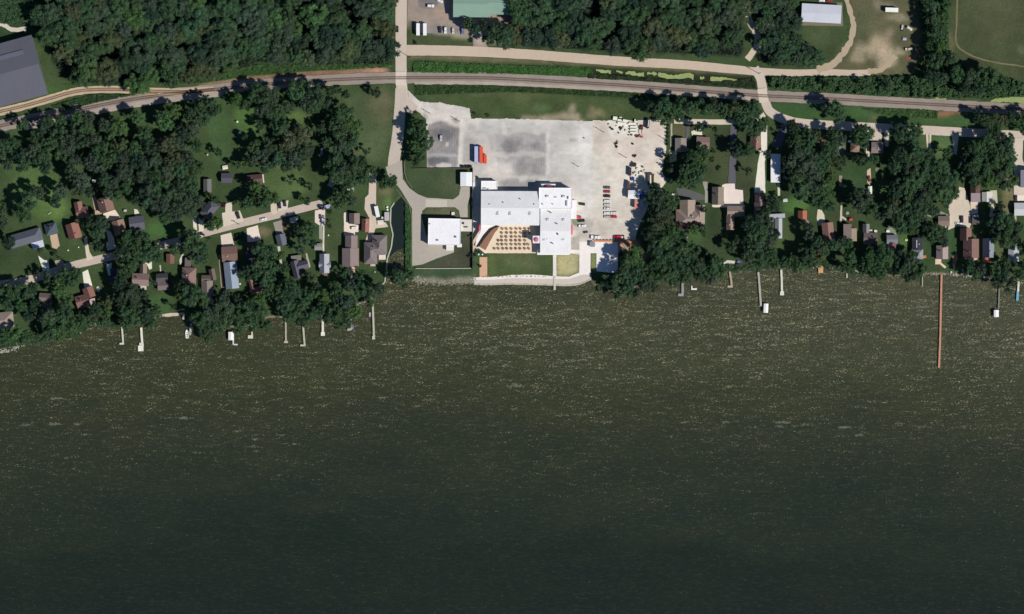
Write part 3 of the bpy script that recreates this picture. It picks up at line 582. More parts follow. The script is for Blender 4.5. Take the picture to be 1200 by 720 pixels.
def building(name, label, cat, px, py, vols, nick=None, group=None, extra=()):
    """vols: (dx, dy, L, W (plan px), angle (deg, clockwise on plan), type, wall height m, roof rise m, roof rgb[, roof material]) with dx,dy plan px from px,py"""
    root = empty(name, px, py, 0, 0, label, cat, group)
    if nick: LAND[nick] = (px, py)
    hz = name in ('house', 'cottage', 'garage')
    for v in vols:
        dx, dy, L, W2, a, ty, h, rise, rgb = v[:9]; rm = v[9] if len(v) > 9 else 'shingle'
        if hz and ty in ('gable', 'hip'): rise = rise*1.25+.5
        x, y, L, W2, an = dx*S, -dy*S, L*S, W2*S, -R(a)
        j = random.uniform(0, .02)
        wcol = v[10] if len(v) > 10 else random.choice([(196, 190, 178), (170, 164, 152), (205, 205, 200), (150, 140, 126), (182, 176, 150)])
        m1 = MB(); m1.box(x, y, 0, L-.6, W2-.6, h+j, an); m1.build('wall', MAT['wall'], root, A(*wcol))
        m2 = MB()
        if ty == 'gable': roof_gable(m2, x, y, L-.6, W2-.6, h+j, rise, an)
        elif ty == 'hip': roof_gable(m2, x, y, L-.6, W2-.6, h+j, rise, an, hip=1.0)
        elif ty == 'flat':
            m2.box(x, y, h+j, L, W2, .25, an)
        elif ty == 'parapet':
            m2.box(x, y, h+j, L, W2, .25, an); c, s = math.cos(an), math.sin(an)
            for (ox, oy, bx, by) in ((0, W2/2-.15, L, .3), (0, -W2/2+.15, L, .3), (L/2-.15, 0, .3, W2-.62), (-L/2+.15, 0, .3, W2-.62)):
                m2.box(x+ox*c-oy*s, y+ox*s+oy*c, h+j+.252, bx, by, .35, an)
        lm = sum(rgb)/3; rgb = tuple((x_*.72+lm*.28)*f_ for x_, f_ in zip(rgb, (.98, .955, .93) if hz and rgb[0] > rgb[2] else (1, 1, 1))) if rm != 'membrane' else rgb
        r = m2.build('roof', MAT[rm], root, A(*rgb))
        if ty in ('gable', 'hip') and rm == 'shingle' and L > 8.5 and random.random() < .6:
            mc = MB(); ox = random.uniform(-.25, .25)*L; oy = random.choice([-1, 1])*W2*.14; c, s = math.cos(an), math.sin(an)
            mc.box(x+ox*c-oy*s, y+ox*s+oy*c, h+rise*.5, .7, .7, rise*.5+1.0, an); mc.build('chimney', MAT['wall'], r, A(*random.choice([(150, 110, 96), (200, 196, 188), (120, 118, 116)])))
    for e_ in extra:      # (name, dx, dy, sx, sy, z, h, angle, rgb, material)
        nm, dx, dy, sx_, sy_, z, h, a, rgb, mt = e_
        mb = MB(); mb.box(dx*S, -dy*S, z, sx_*S, sy_*S, h, -R(a), 1.0); mb.build(nm, MAT[mt], root, A(*rgb))
    return root
SL, BR, PK, GY = (84, 90, 102), (132, 98, 90), (142, 122, 122), (124, 116, 110)
B = building
B('barn', 'big slate grey gabled barn at the left edge beside the curved siding', 'barn', -8, 91, [(-9, 3, 134, 71, -15.3, 'gable', 8, 5, (92, 94, 108), 'metal', (120, 120, 126))], 'big slate barn',
  extra=[('roof_panel', 14, -15, 52, 20, 10.4, .6, -15.3, (96, 99, 112), 'metal')])
B('warehouse', 'green metal roofed warehouse at the top edge behind the truck yard', 'warehouse', 572, 6,
  [(20, -1.5, 41, 27, .5, 'gable', 7, 1.8, (126, 166, 144), 'metal', (150, 170, 160)), (-20, 0, 41, 30, .5, 'gable', 7.1, 2.0, (126, 166, 144), 'metal', (150, 170, 160))], 'green warehouse')
B('storage_building', 'pale grey metal roofed building in the dirt yard at upper right', 'building', 962, 16.5, [(0, 0, 46, 21, 3, 'gable', 4.5, 1.0, (196, 200, 212), 'metal')], 'pale metal building')
B('office_building', 'white flat roofed office west of the big white hall', 'office', 521, 273,
  [(0, -1, 38, 31, 1, 'parapet', 6.5, 0, (236, 234, 240), 'membrane'), (25.5, -8.5, 13, 14, 1, 'flat', 3.6, 0, (212, 206, 196), 'membrane'), (6.5, 17, 9, 8, 1, 'flat', 3.2, 0, (224, 220, 214), 'membrane'), (17.5, 15, 5.5, 4, 1, 'flat', 3.1, 0, (228, 224, 220), 'membrane')], 'white office',
  extra=[('roof_vent', 22, -11, 2, 2.4, 3.9, .9, 0, (60, 60, 64), 'thing'), ('roof_vent', 25, -6.6, 4.5, 1.2, 3.9, .7, 0, (60, 60, 66), 'thing'), ('roof_vent', -8, 9, 2.4, 1.6, 6.8, .9, 0, (150, 150, 156), 'thing'), ('roof_vent', 13, 5, 2, 2, 6.8, .8, 0, (120, 120, 130), 'thing'),
         ('roof_vent', -17, -10, 1.2, 1.2, 6.8, .8, 0, (170, 170, 176), 'thing')])
B('shed', 'white metal shed on the lawn corner north of the white office', 'shed', 546.5, 210.5, [(0, 0, 16, 13.4, 90, 'gable', 4.2, .7, (232, 236, 236), 'metal')], 'white metal shed')
# ---- the big white hall
h = B('event_hall', 'large white roofed hall complex facing the lake beside the gravel lot', 'hall', 620, 262, [
    (-22, -17.5, 68, 39.5, .3, 'gable', 8, 2.9, (222, 222, 223), 'membrane'), (-46.5, -44, 19, 11, .3, 'parapet', 5, 0, (238, 236, 234), 'membrane'),
    (31, -29, 39, 24.5, .3, 'parapet', 9.5, 0, (238, 236, 242), 'membrane'), (52, -16, 7, 22, 0, 'flat', 6, 0, (236, 232, 232), 'membrane'),
    (31, 9.3, 35.5, 53, .3, 'gable', 7.2, 2.4, (228, 227, 228), 'membrane')], 'white hall')
def part(nm, parent, mb, mat, rgb): return mb.build(nm, MAT[mat], parent, A(*rgb))
hx, hy = P(620, 262)
def rel(px, py): x, y = P(px, py); return (x-hx, y-hy)
def rbox(mb, x0, y0, x1, y1, z, hh, top=1.0):
    a, b2 = rel(x0, y0), rel(x1, y1); mb.box((a[0]+b2[0])/2, (a[1]+b2[1])/2, z, abs(b2[0]-a[0]), abs(b2[1]-a[1]), hh, 0, top)
mb = MB(); rbox(mb, 629.5, 292.5, 667, 299, 4.6, .5); part('front_canopy', h, mb, 'membrane', (236, 232, 230))
for x in (631, 640, 648.6, 657, 665): mb = MB(); rbox(mb, x, 297.4, x+.7, 298.1, 0, 4.6); part('canopy_post', h, mb, 'wall', (220, 218, 214))
mb = MB(); rbox(mb, 634.3, 216, 651, 222.2, 5.2, .45); part('entrance_canopy', h, mb, 'membrane', (236, 232, 232))
mb = MB(); rbox(mb, 635, 217, 650.5, 221.7, 0, 5.2); part('wall', h, mb, 'wall', (210, 206, 200))
mb = MB(); mb.prism([rel(*q) for q in [(563.5, 264), (581, 264.2), (573, 268), (566, 276), (558, 288.6), (557, 287.8), (558.6, 280), (563.5, 272)]], 4.6, 5.0); part('side_canopy', h, mb, 'membrane', (238, 232, 228))
mb = MB(); mb.prism([rel(*q) for q in [(575, 264.6), (580, 264.2), (585, 265.6), (586, 266.4), (580, 267), (575, 270), (568, 279), (560, 290), (558, 289), (566, 276)]], 0, 2.6); part('stage_shadow_strip', h, mb, 'thing', (44, 42, 42))  # near-black solid standing in for the shadowed gap beside the stage
mb = MB(); mb.prism([rel(*q) for q in [(583.4, 266.4), (579.6, 267.4), (575.4, 270.6), (568.6, 279), (561, 290), (568.6, 294.2), (575, 282), (580, 273), (583.8, 268.4)]], 0, .9); part('stage_floor', h, mb, 'wood', (150, 112, 92))
mb = MB(); mb.prism([rel(*q) for q in [(557.6, 288.8), (559, 288), (568.8, 293.6), (567.6, 294.8)]], 0, 1.6); part('stage_edge', h, mb, 'wall', (230, 214, 204))
def rings(mb, x, y, rx, ry, z, hh):
    pts = [(x+rx*math.cos(q*math.pi/8), y-ry*math.sin(q*math.pi/8)) for q in range(16)]; mb.prism([rel(*q) for q in pts], z, z+hh)
mb = MB(); rbox(mb, 624.3, 276.8, 632.4, 285.5, 9.4, .5); rbox(mb, 626, 278.5, 632, 284, 0, 9.4); part('tower_top', h, mb, 'membrane', (232, 228, 236))
def dome(mb, x, y, rx, ry, z, hh, n=12, k=4):
    cx, cy = rel(x, y); vs = []
    for j in range(k):
        q = j/k*math.pi/2
        for i in range(n): t_ = 2*math.pi*i/n; vs.append((cx+rx*S*math.cos(q)*math.cos(t_), cy+ry*S*math.cos(q)*math.sin(t_), z+hh*math.sin(q)))
    vs.append((cx, cy, z+hh)); f = [(j*n+i, j*n+(i+1) % n, (j+1)*n+(i+1) % n, (j+1)*n+i) for j in range(k-1) for i in range(n)]
    f += [((k-1)*n+i, (k-1)*n+(i+1) % n, k*n) for i in range(n)]; mb.add(vs, f)
mb = MB(); dome(mb, 628.2, 281.2, 3, 3, 9.9, 1.2); part('red_dome', h, mb, 'thing', (196, 112, 122))
mb = MB(); dome(mb, 643, 219, 6.4, 2.1, 5.66, 2.2); part('red_dome', h, mb, 'thing', (172, 96, 104))
mb = MB(); dome(mb, 650.5, 294.2, 5.6, 2.3, 5.1, 2.2); part('red_dome', h, mb, 'thing', (206, 118, 128))
mb = MB(); dome(mb, 669.9, 269.5, 1.6, 6.2, 4.2, 1.6); rbox(mb, 668.4, 265, 671, 275, 3.9, .3); part('red_awning', h, mb, 'thing', (210, 104, 118))
mb = MB(); dome(mb, 561.6, 267, 1.5, 4, 4.2, 1.4); rbox(mb, 560, 264, 563.2, 270, 3.9, .3); part('red_awning', h, mb, 'thing', (196, 82, 96))
for x, y in ((583, 249.5), (597.4, 249.6), (620.6, 249.4)):
    mb = MB(); rbox(mb, x-1.4, y-3.1, x+1.4, y+3.1, 8.4, 2.2, .96); part('roof_vent', h, mb, 'thing', (176, 176, 178))
for x, y, a, b2, z in ((641.5, 230.8, 3.6, 2.2, 9.7), (660.5, 231, 4, 2.4, 9.7), (664.3, 239, 1.6, 6.4, 9.7), (666, 232.6, 1.6, 3.4, 9.7), (651.5, 232, 3, .7, 9.7), (641.8, 258, 3.4, 3, 8.1), (660.4, 258.2, 3.2, 2.6, 8.1), (637.5, 281.4, 3.4, 2.4, 8.1), (641.2, 280.4, 1.2, 1.2, 8.1), (660, 281.2, 3.6, 2.2, 8.1), (568.5, 221.5, 4.6, 1, 5.2), (573, 223, 1, 2.6, 5.2)):
    mb = MB(); rbox(mb, x-a/2, y-b2/2, x+a/2, y+b2/2, z, 1.3, .9); part('roof_unit', h, mb, 'thing', (196, 196, 202))

for x, y, a, b2 in ((590, 238, 1.2, 1.2), (610, 234, 1, 1), (574, 240, 1.4, 1), (626, 240, 1, 1.4), (646, 250, 1, 1), (653, 263, 1.2, 1), (648, 286, 1, 1), (654, 275, .8, 2.2), (636, 240, 1, 1), (648, 240, .8, .8)):
    mb = MB(); rbox(mb, x-a/2, y-b2/2, x+a/2, y+b2/2, 8, 3.2, .9); part('roof_pipe', h, mb, 'thing', (150, 150, 152))
# ---- houses, west shore neighbourhood
B('house', 'long slate grey hipped house at the far left with a pale annex', 'house', 31, 279, [(0, 0, 38, 15, -16, 'hip', 3.2, 2.2, (92, 98, 112)), (13.5, 6.5, 14, 11, -14, 'flat', 3, 0, (196, 200, 216), 'membrane')], 'long slate house')
B('garage', 'small slate hipped garage right of the long slate house', 'garage', 60.5, 268.5, [(0, 0, 14, 13, -14, 'hip', 3, 2.6, (76, 92, 104))], 'slate hipped garage')
B('cottage', 'small brown cottage north of the red and grey gabled house', 'cottage', 94, 245, [(-1.5, -2.5, 11, 9, 80, 'gable', 3, 1.8, (150, 104, 96)), (3, 4, 14, 12, -8, 'gable', 3, 1.8, (140, 100, 92))], 'small brown cottage')
B('house', 'gabled house with dark west slope and reddish east slope above the straight pale driveway', 'house', 87, 271, [(0, 0, 18, 15, 74, 'gable', 3.6, 3.6, (160, 104, 94))], 'red and grey gabled house')
B('house', 'brown gabled house behind the pale patio, topmost in the left cluster', 'house', 124.5, 240, [(0, 0, 16, 17, 75, 'gable', 4.4, 3.4, (142, 108, 98))], 'brown patio house')
B('house', 'tan and olive roofed house just south of the pale patio', 'house', 140.5, 267, [(0, 0, 17, 14, 76, 'gable', 4.4, 2.2, (150, 120, 102)), (-2, -8, 10, 4, -14, 'flat', 2.6, 0, (120, 104, 84))], 'tan roofed house')
B('house', 'dark slate roofed house under the trees east of the tan roofed house', 'house', 161, 262, [(0, 0, 17, 16, -8, 'gable', 3.4, 1.8, (92, 92, 108))], 'dark slate house')
B('house', 'brown L shaped house with a white deck left of the white boat', 'house', 101, 349, [(4, -6, 12, 12, 70, 'gable', 3.8, 2.2, (148, 98, 92)), (-3.5, 4, 15, 14, -16, 'gable', 3.6, 2.2, (136, 96, 92)), (6, 5, 10, 7, -14, 'flat', .7, 0, (206, 190, 182), 'wood')], 'brown L shaped house')
B('house', 'grey brown house half hidden by a dark tree near the left shore', 'house', 54, 351, [(0, -2, 14, 10, 4, 'gable', 3.4, 2, (126, 116, 116)), (2, 6, 10, 9, 4, 'gable', 3.4, 1.6, (110, 100, 104))], 'half hidden grey house')
B('house', 'pale brown hipped house cut by the left edge near the shore', 'house', 3, 376, [(0, 0, 27, 19, -6, 'hip', 3.6, 2.6, (156, 142, 132))], 'left edge shore house')
B('house', 'near black roofed house beside the short white driveway', 'house', 137, 323, [(0, -3, 13, 12, -10, 'gable', 3.6, 1.8, (64, 66, 80)), (0, 5, 16, 8, -10, 'gable', 3.4, 1.2, (72, 76, 88))], 'near black house')
B('house', 'house with pinkish lake slope and a garage wing pointing north', 'house', 165.5, 325, [(3, -10, 11, 8, 90, 'gable', 3.4, 1.8, (138, 124, 112)), (0, 3, 19, 14, 2, 'gable', 3.8, 2.6, (152, 126, 126)), (3, 12.5, 7, 5, 0, 'flat', 2.6, 0, (196, 198, 190))], 'pinkish wing house')
B('house', 'small dark roofed house between the pinkish house and the brown hipped house', 'house', 190.5, 330, [(0, -4, 13, 10, -4, 'gable', 3.6, 2, (88, 86, 88)), (1, 5, 12, 10, -4, 'gable', 3.4, 1.2, (126, 108, 112))], 'small dark house')
B('shed', 'little reddish brown shed beside the lawn strip', 'shed', 200, 303.5, [(0, 0, 11, 9, 90, 'gable', 2.8, 1.4, (128, 86, 72))], 'reddish shed')
B('house', 'tall brown house with hipped ends and a narrow grey wing', 'house', 222, 325, [(-1.5, -17, 11, 7, 92, 'flat', 3, 0, (108, 100, 100)), (0, 0, 22, 16, 92, 'hip', 4.6, 2.6, (142, 110, 108))], 'tall brown house')
B('house', 'grey brown house with a tan deck towards the lake', 'house', 243, 335, [(6.5, -13, 13, 6.5, 78, 'gable', 3.2, 1.4, (118, 102, 96)), (-1, -8, 10, 8, 0, 'gable', 3.8, 1.2, (112, 102, 96)), (.5, 3, 17, 13, 88, 'gable', 3.8, 1.8, (132, 122, 118))], 'tan deck house')
B('house', 'chocolate brown gabled house on the street side of the pale blue roof', 'house', 269.5, 298, [(0, 0, 18, 17, -4, 'gable', 3.8, 1.2, (128, 98, 88))], 'chocolate brown house')
B('house', 'long pale blue metal roofed house pointing to the lake', 'house', 271.5, 323, [(0, 0, 31, 15, 84, 'gable', 3.8, 2.4, (142, 160, 182), 'metal')], 'pale blue roofed house')
B('cottage', 'small reddish cottage with white ends among the shore trees', 'cottage', 300, 336, [(-5, -3, 12, 5, 75, 'gable', 3, 1.2, (146, 98, 98)), (1, 4, 14, 7, -12, 'gable', 3, 1.4, (142, 106, 104))], 'small reddish cottage', extra=[('white_porch', -5.5, 5, 3, 3, 0, 3.2, 0, (236, 230, 222), 'wall'), ('white_porch', 7.5, 3, 3.6, 4, 0, 3.2, 0, (236, 236, 232), 'wall')])
B('house', 'black brown house in tree shade at the end of a square pale driveway', 'house', 300, 289, [(0, 0, 20, 11, -12, 'gable', 3.6, 1.4, (76, 64, 62)), (-3, 12, 16, 14, -8, 'gable', 3.6, 1.6, (62, 62, 74))], 'shaded black brown house')
B('garage', 'narrow slate blue garage at the end of the grey paved drive', 'garage', 330, 281.5, [(0, 0, 13, 11, 76, 'gable', 3, 1.8, (96, 102, 118))], 'slate blue garage')
B('house', 'slate roofed L shaped house with a railed deck, nearest the shore trees', 'house', 351, 312, [(-3.5, -9, 12, 7, -8, 'flat', 2.8, 0, (128, 124, 118), 'wood'), (-3.5, 4, 20, 9, 76, 'gable', 4, 2, (94, 92, 108)), (4.5, -1, 12, 10, -14, 'gable', 4.1, 2, (94, 92, 108))], 'slate L shaped house')
B('shed', 'small grey shed north of the pale grey cross gabled cottage', 'shed', 373.5, 289.5, [(0, 0, 9, 7.5, 0, 'gable', 2.7, .9, (140, 138, 138))], 'small grey shed')
B('cottage', 'pale grey cross gabled cottage on the lakeside lawn', 'cottage', 380.5, 309, [(0, 0, 22, 11, 90, 'gable', 3.8, 2.4, (164, 166, 178)), (.5, 1.5, 13.5, 6, 2, 'gable', 3.7, 1.6, (156, 158, 170)), (0, 12.5, 6, 4, 0, 'flat', .5, 0, (140, 118, 104), 'wood')], 'pale grey cottage')
B('garage', 'garage with one dark and one pinkish slope on the white concrete', 'garage', 415.5, 256.5, [(0, 0, 12, 12, 90, 'gable', 3, 2.0, (136, 122, 116))], 'concrete pad garage')
B('house', 'long brownish house of two blocks south of the concrete pad garage', 'house', 410.5, 297, [(1.5, -13, 15, 14, 90, 'gable', 3.6, 2, (136, 120, 122)), (.5, 5, 21, 19, 90, 'gable', 3.9, 2.2, (140, 124, 124))], 'long two block house')
B('house', 'large purplish hipped house beside the dark channel', 'house', 440, 293, [(5, -6, 22, 17, 90, 'hip', 4.2, 2.8, (126, 116, 120)), (-5.5, 4, 25, 15, 90, 'hip', 4.2, 2.8, (126, 116, 120)), (-.5, -1, 22, 14, 0, 'hip', 4.25, 2.4, (126, 116, 120)), (8, 8.5, 8, 6, 0, 'flat', .8, 0, (226, 216, 204), 'wood'), (-3, 18, 6, 2.4, 0, 'flat', .6, 0, (200, 190, 172), 'wood')], 'purplish hipped house')
B('garage', 'narrow red brown garage on the private drive', 'garage', 428.5, 264.5, [(0, 0, 15, 8.5, 92, 'gable', 3, 1.6, (160, 104, 92))], 'red brown garage')
B('shed', 'low pale shed beside the channel path', 'shed', 453.5, 254, [(0, 0, 10, 5.6, 90, 'flat', 2.6, 0, (186, 176, 180), 'metal')], 'low pale shed')
B('house', 'small slate roofed house north of the street in a tree shadow', 'house', 266, 209, [(0, 0, 12, 11, 0, 'gable', 3.2, 1.2, (82, 80, 98))], 'slate house in shade')
B('house', 'maroon roofed house with a white east edge south of the great trees', 'house', 299, 210.5, [(0, 0, 18, 10.5, -6, 'gable', 3.4, 1.6, (112, 82, 78))], 'maroon roofed house', extra=[('white_gutter', 9.6, -1, 1.4, 10, 0, 3.0, -6, (216, 204, 196), 'wall')])
B('garage', 'grey roofed garage at the edge of the western wood', 'garage', 243.5, 218, [(0, 0, 15, 9, 90, 'gable', 3, 1, (104, 108, 106))], 'wood edge garage')
B('house', 'dark slate house behind the round green tree on the street', 'house', 246, 246, [(0, 0, 20, 13, -50, 'hip', 3.6, 2.0, (86, 88, 104))], 'dark house behind round tree')
B('shed', 'little pale shed in deep shade beneath the great tree', 'shed', 377, 178, [(0, 0, 8, 3.4, 90, 'flat', 2.4, 0, (150, 150, 160), 'metal')], 'shaded pale shed')
B('shed', 'pale flat shed at the north end of the private drive', 'shed', 388, 217, [(0, 0, 7, 5, 30, 'flat', 2.4, 0, (176, 178, 176), 'metal')], None)
B('shed', 'pale grey lean to shed beside the private drive trees', 'shed', 411, 222, [(0, 0, 8, 4.4, 10, 'flat', 2.4, 0, (160, 166, 164), 'metal')], None)
# ---- houses, east shore neighbourhood
B('garage', 'grey beige roofed garage on the edge of the gravel yard', 'garage', 797.5, 170.5, [(0, 0, 16, 13, 90, 'gable', 3.4, 1.2, (140, 134, 128))], 'grey beige garage')
B('house', 'brown ribbed roof house south of the small pale patio', 'house', 823.5, 167.5, [(0, 0, 15, 13, 4, 'gable', 3.4, .9, (148, 120, 114), 'metal')], 'brown ribbed house')
B('garage', 'small brown gabled garage beside the white driveway', 'garage', 885.2, 168, [(0, 0, 16, 12.4, 90, 'gable', 3.2, 2.4, (142, 108, 98))], 'small brown garage')
B('mobile_home', 'long white roofed mobile home half in blue shade', 'mobile home', 908.6, 197.5, [(0, 0, 33.5, 11.4, 90, 'flat', 3.4, 0, (232, 232, 232), 'metal')], 'long white mobile home')
B('house', 'largest pale brown hipped house with several gables east of the big trees', 'house', 808.5, 253, [(0, 4, 33, 22, 0, 'hip', 4.4, 3.2, (160, 142, 132)), (-3, -8, 20, 18, 90, 'gable', 4.4, 2.6, (158, 142, 130)), (11, -5, 14, 12, 90, 'gable', 4.3, 2.2, (160, 142, 134)), (-8, 8, 16, 14, 90, 'gable', 4.3, 2.2, (160, 144, 134))], 'large pale brown house')
B('house', 'grey brown gabled house left of the square white apron', 'house', 841, 230, [(0, 0, 20.5, 13.5, 91, 'gable', 3.6, 2.6, (138, 128, 116))], 'grey brown apron house')
B('house', 'pale brown L shaped house south of the square white apron', 'house', 861, 254, [(1, -6, 20, 12, 0, 'gable', 4, 1.8, (156, 138, 128)), (-5.5, 7, 17, 9, 90, 'gable', 4, 1.8, (160, 136, 122))], 'pale brown L house')
B('house', 'narrow house of two purplish gabled blocks below the white driveway', 'house', 890.5, 241, [(-1, -9, 10, 10.5, 90, 'gable', 4, 2.6, (136, 108, 110)), (0, 5.5, 18, 14, 90, 'gable', 4.2, 3, (134, 112, 112))], 'narrow purplish house')
B('house', 'pale silver roofed L shaped house under the shore trees', 'house', 910, 263, [(0, -9.5, 19, 5, -3, 'flat', 4.4, 0, (172, 176, 186), 'metal'), (2, 5, 23, 8, 90, 'gable', 4.2, 1.2, (166, 172, 180), 'metal'), (-4.5, 5, 22, 8, 90, 'flat', 3.4, 0, (110, 114, 108), 'membrane')], 'silver L shaped house')
B('garage', 'small orange roofed garage in the shade east of the silver house', 'garage', 940, 254, [(0, -2, 9, 10, 90, 'gable', 3.2, 1.8, (186, 102, 72)), (4, 6, 12, 5, 45, 'gable', 3.2, 1.2, (160, 128, 124))], 'small orange garage')
B('cottage', 'pinkish brown cottage partly under trees south of the pale drive', 'cottage', 970, 272, [(0, 0, 21, 13, 84, 'gable', 3.6, 1.8, (146, 108, 100))], 'pinkish brown cottage')
B('house', 'brown block house with a lower tan east wing', 'house', 995, 273, [(-2.5, 0, 20, 9.5, 90, 'flat', 5.2, 0, (126, 112, 108), 'shingle'), (5, 2.5, 15, 7, 90, 'flat', 4, 0, (168, 150, 128), 'shingle')], 'tan winged house')
B('house', 'grey brown house with a small north wing and white porch clutter', 'house', 1019.5, 276, [(-5, -8, 10, 7.5, 90, 'gable', 3.4, 1.6, (126, 124, 126)), (0, 4, 16, 14, 4, 'gable', 4, 2, (120, 108, 104))], 'north wing house')
B('cottage', 'half slate half maroon cottage right of the north wing house', 'cottage', 1045, 285, [(0, -4, 12.5, 10, 0, 'gable', 3.8, .8, (118, 122, 136)), (0, 5.5, 10, 9, 90, 'gable', 3.6, 1.8, (134, 84, 88))], 'slate and maroon cottage')
B('house', 'black roofed house with a pale ridge and grey hipped porch', 'house', 1074.5, 292, [(0, -6, 14, 12, 90, 'gable', 3.8, .8, (52, 54, 68)), (0, 6, 13, 11.5, 0, 'hip', 3.6, 2, (136, 144, 152))], 'black roofed house', extra=[('pale_ridge', -1, -6, 1.2, 9, 4.2, 1.2, 0, (176, 178, 186), 'wall')])
B('cottage', 'pinkish roofed cottage above the long orange pier', 'cottage', 1103.5, 296, [(0, 0, 15.5, 13.5, 90, 'gable', 3.8, 2.2, (164, 146, 146))], 'pinkish pier cottage')
B('house', 'long maroon house with a brown north block beside the red patio', 'house', 1134, 285, [(-3, -10, 14, 13, 90, 'gable', 4.4, 3.4, (140, 104, 92)), (3, 6.5, 22, 18, 90, 'gable', 5, 3.8, (136, 100, 96))], 'long maroon house')
B('house', 'blue grey gabled house right of the long maroon house', 'house', 1157.5, 291, [(0, 0, 22, 13, 90, 'gable', 4.4, 4.2, (128, 138, 152))], 'blue grey house')
B('house', 'pale grey ribbed roof house near the right edge shore', 'house', 1187, 296, [(0, 0, 21, 12, 90, 'gable', 3.6, 1, (168, 176, 178), 'metal')], 'pale grey ribbed house')
B('garage', 'brown ribbed garage left of the wide concrete yard', 'garage', 1105.5, 259.5, [(0, 0, 13, 11.5, 0, 'gable', 3.2, .9, (136, 120, 112), 'metal')], 'brown ribbed garage')
B('house', 'two tone dark maroon and mauve block right of the wide concrete yard', 'house', 1142.5, 226.5, [(-.5, -5.5, 11, 11, 90, 'gable', 4.6, 2, (110, 70, 68)), (0, 5.5, 11, 10.5, 0, 'flat', 4.4, 0, (152, 138, 142), 'membrane')], 'maroon and mauve block')
B('shed', 'pale shed with a grey lean to beside the mauve block', 'shed', 1156.5, 231, [(-3.5, 0, 5.5, 11, 0, 'flat', 2.6, 0, (140, 146, 140), 'metal'), (2.5, 0, 7, 12, 0, 'flat', 3, 0, (216, 212, 200), 'metal')], 'pale lean to shed')
B('garage', 'light grey ribbed garage cut by the right edge', 'garage', 1199, 245.5, [(0, 0, 22, 14.5, 0, 'gable', 3.6, 1.0, (190, 194, 198), 'metal')], 'light grey edge garage')
B('house', 'tall blue grey house cut by the right edge on the wide drive', 'house', 1205, 210, [(0, 0, 20, 20, 90, 'gable', 6, 2, (156, 160, 176))], 'tall edge house')
B('cottage', 'small brown and tan hipped cottage with a white step', 'cottage', 1001.5, 173.5, [(0, 0, 10.5, 10, 2, 'hip', 3.4, 2, (150, 122, 108))], 'small hipped cottage')
B('garage', 'grey mauve roofed garage south of the pale parking pad', 'garage', 1027.5, 173.5, [(0, 0, 13.5, 12.5, 2, 'gable', 3.4, 1.2, (134, 120, 124))], 'grey mauve garage')
B('shed', 'tiny white shed below the brown car on the lawn', 'shed', 1019.2, 223, [(0, 0, 8.4, 4.2, 90, 'gable', 2.4, .7, (216, 226, 214), 'metal')], 'tiny white shed')
B('garage', 'dark flat garage between the concrete yard and a great dark tree', 'garage', 1143, 259.5, [(0, 0, 9, 8, 0, 'flat', 3, 0, (92, 86, 84), 'membrane')], None)
B('warehouse', 'white roofed shed with blue tarpaulins beside the gravel yard trees', 'warehouse', 743.5, 228.5, [(-1, 0, 13, 9.5, 2, 'gable', 4.6, .8, (232, 230, 232), 'metal')], 'white yard shed')
# ================================================================ VEHICLES, YARD THINGS, PIERS
def car_proto(kind):
    root = bpy.data.objects.new('parked_car' if kind != 'pickup' else 'pickup_truck', None); L, W2 = (4.7, 1.9) if kind == 'sedan' else ((4.9, 2.0) if kind == 'suv' else (5.8, 2.05))
    H = {'sedan': 1.45, 'suv': 1.8, 'pickup': 1.85}[kind]; b_ = MB(); g = MB()
    b_.box(0, 0, .28, L, W2, .52, 0, .985); b_.box(0, 0, .802, L*.96, W2*.94, .14, 0, .97)
    c0, c1 = {'sedan': (-.12, .56), 'suv': (-.22, .66), 'pickup': (.05, .36)}[kind]
    g.box(c0*L*.6, 0, .944, L*c1, W2*.88, H-1.02, 0, .82)
    b_.box(c0*L*.6, 0, H-.074, L*c1*.78, W2*.74, .08, 0, .96)
    if kind == 'pickup':
        for sy_ in (-1, 1): b_.box(-L*.27, sy_*(W2/2-.09), .944, L*.42, .12, .34)
        b_.box(-L*.47, 0, .944, .12, W2*.8, .34)
    body = b_.build('body', MAT['car'], root); g.build('windows', MAT['glass'], root)
    for sx_ in (-1, 1):
        for sy_ in (-1, 1):
            wm = MB(); wm.cyl((sx_*L*.31, sy_*(W2/2-.22), .34), (sx_*L*.31, sy_*(W2/2+.02), .34), .34, .34, 10); wm.build('wheel', MAT['rubber'], root)
    return root
PROTO = {}
def car(px, py, ang, rgb, label, kind='sedan', group=None, cat='car', scale=1.0):
    if kind not in PROTO: PROTO[kind] = car_proto(kind); r = PROTO[kind]; col.objects.link(r)
    else: r = copy_tree(PROTO[kind])
    x, y = P(px, py); r.location = (x, y, .3); r.rotation_euler = (0, 0, -R(ang)); r.scale = (scale,)*3
    for k in ('group',):
        if k in r: del r[k]
    tag(r, label, cat, group)
    for ch in r.children:
        if ch.name.startswith('body'): ch.color = A(*rgb)
    return r
WHT, SIL, BLK, RED, NVY = (232, 232, 232), (170, 172, 176), (36, 38, 42), (196, 52, 60), (60, 68, 104)
G1 = 'cars parked in two columns on the gravel lot'
for y, c, l, k in ((220, (96, 96, 98), 'dark grey car at the top of the long column of parked cars', 'sedan'), (224.8, (176, 52, 62), 'red car second from the top in the long column', 'sedan'), (230, (44, 52, 46), 'black car third from the top in the long column', 'suv'),
                   (235.6, WHT, 'white car just below the black car in the column', 'sedan'), (240.2, (206, 206, 200), 'silver car fifth from the top of the column', 'sedan'), (244.7, (222, 220, 214), 'pale car sixth from the top of the column', 'suv'),
                   (250, (236, 236, 236), 'white car beside the short second column, second from the bottom', 'sedan'), (254.2, (180, 182, 180), 'silver grey car at the bottom of the long column', 'sedan')):
    car(711.5, y, 180 if k != 'suv' else 182, c, l, k, G1)
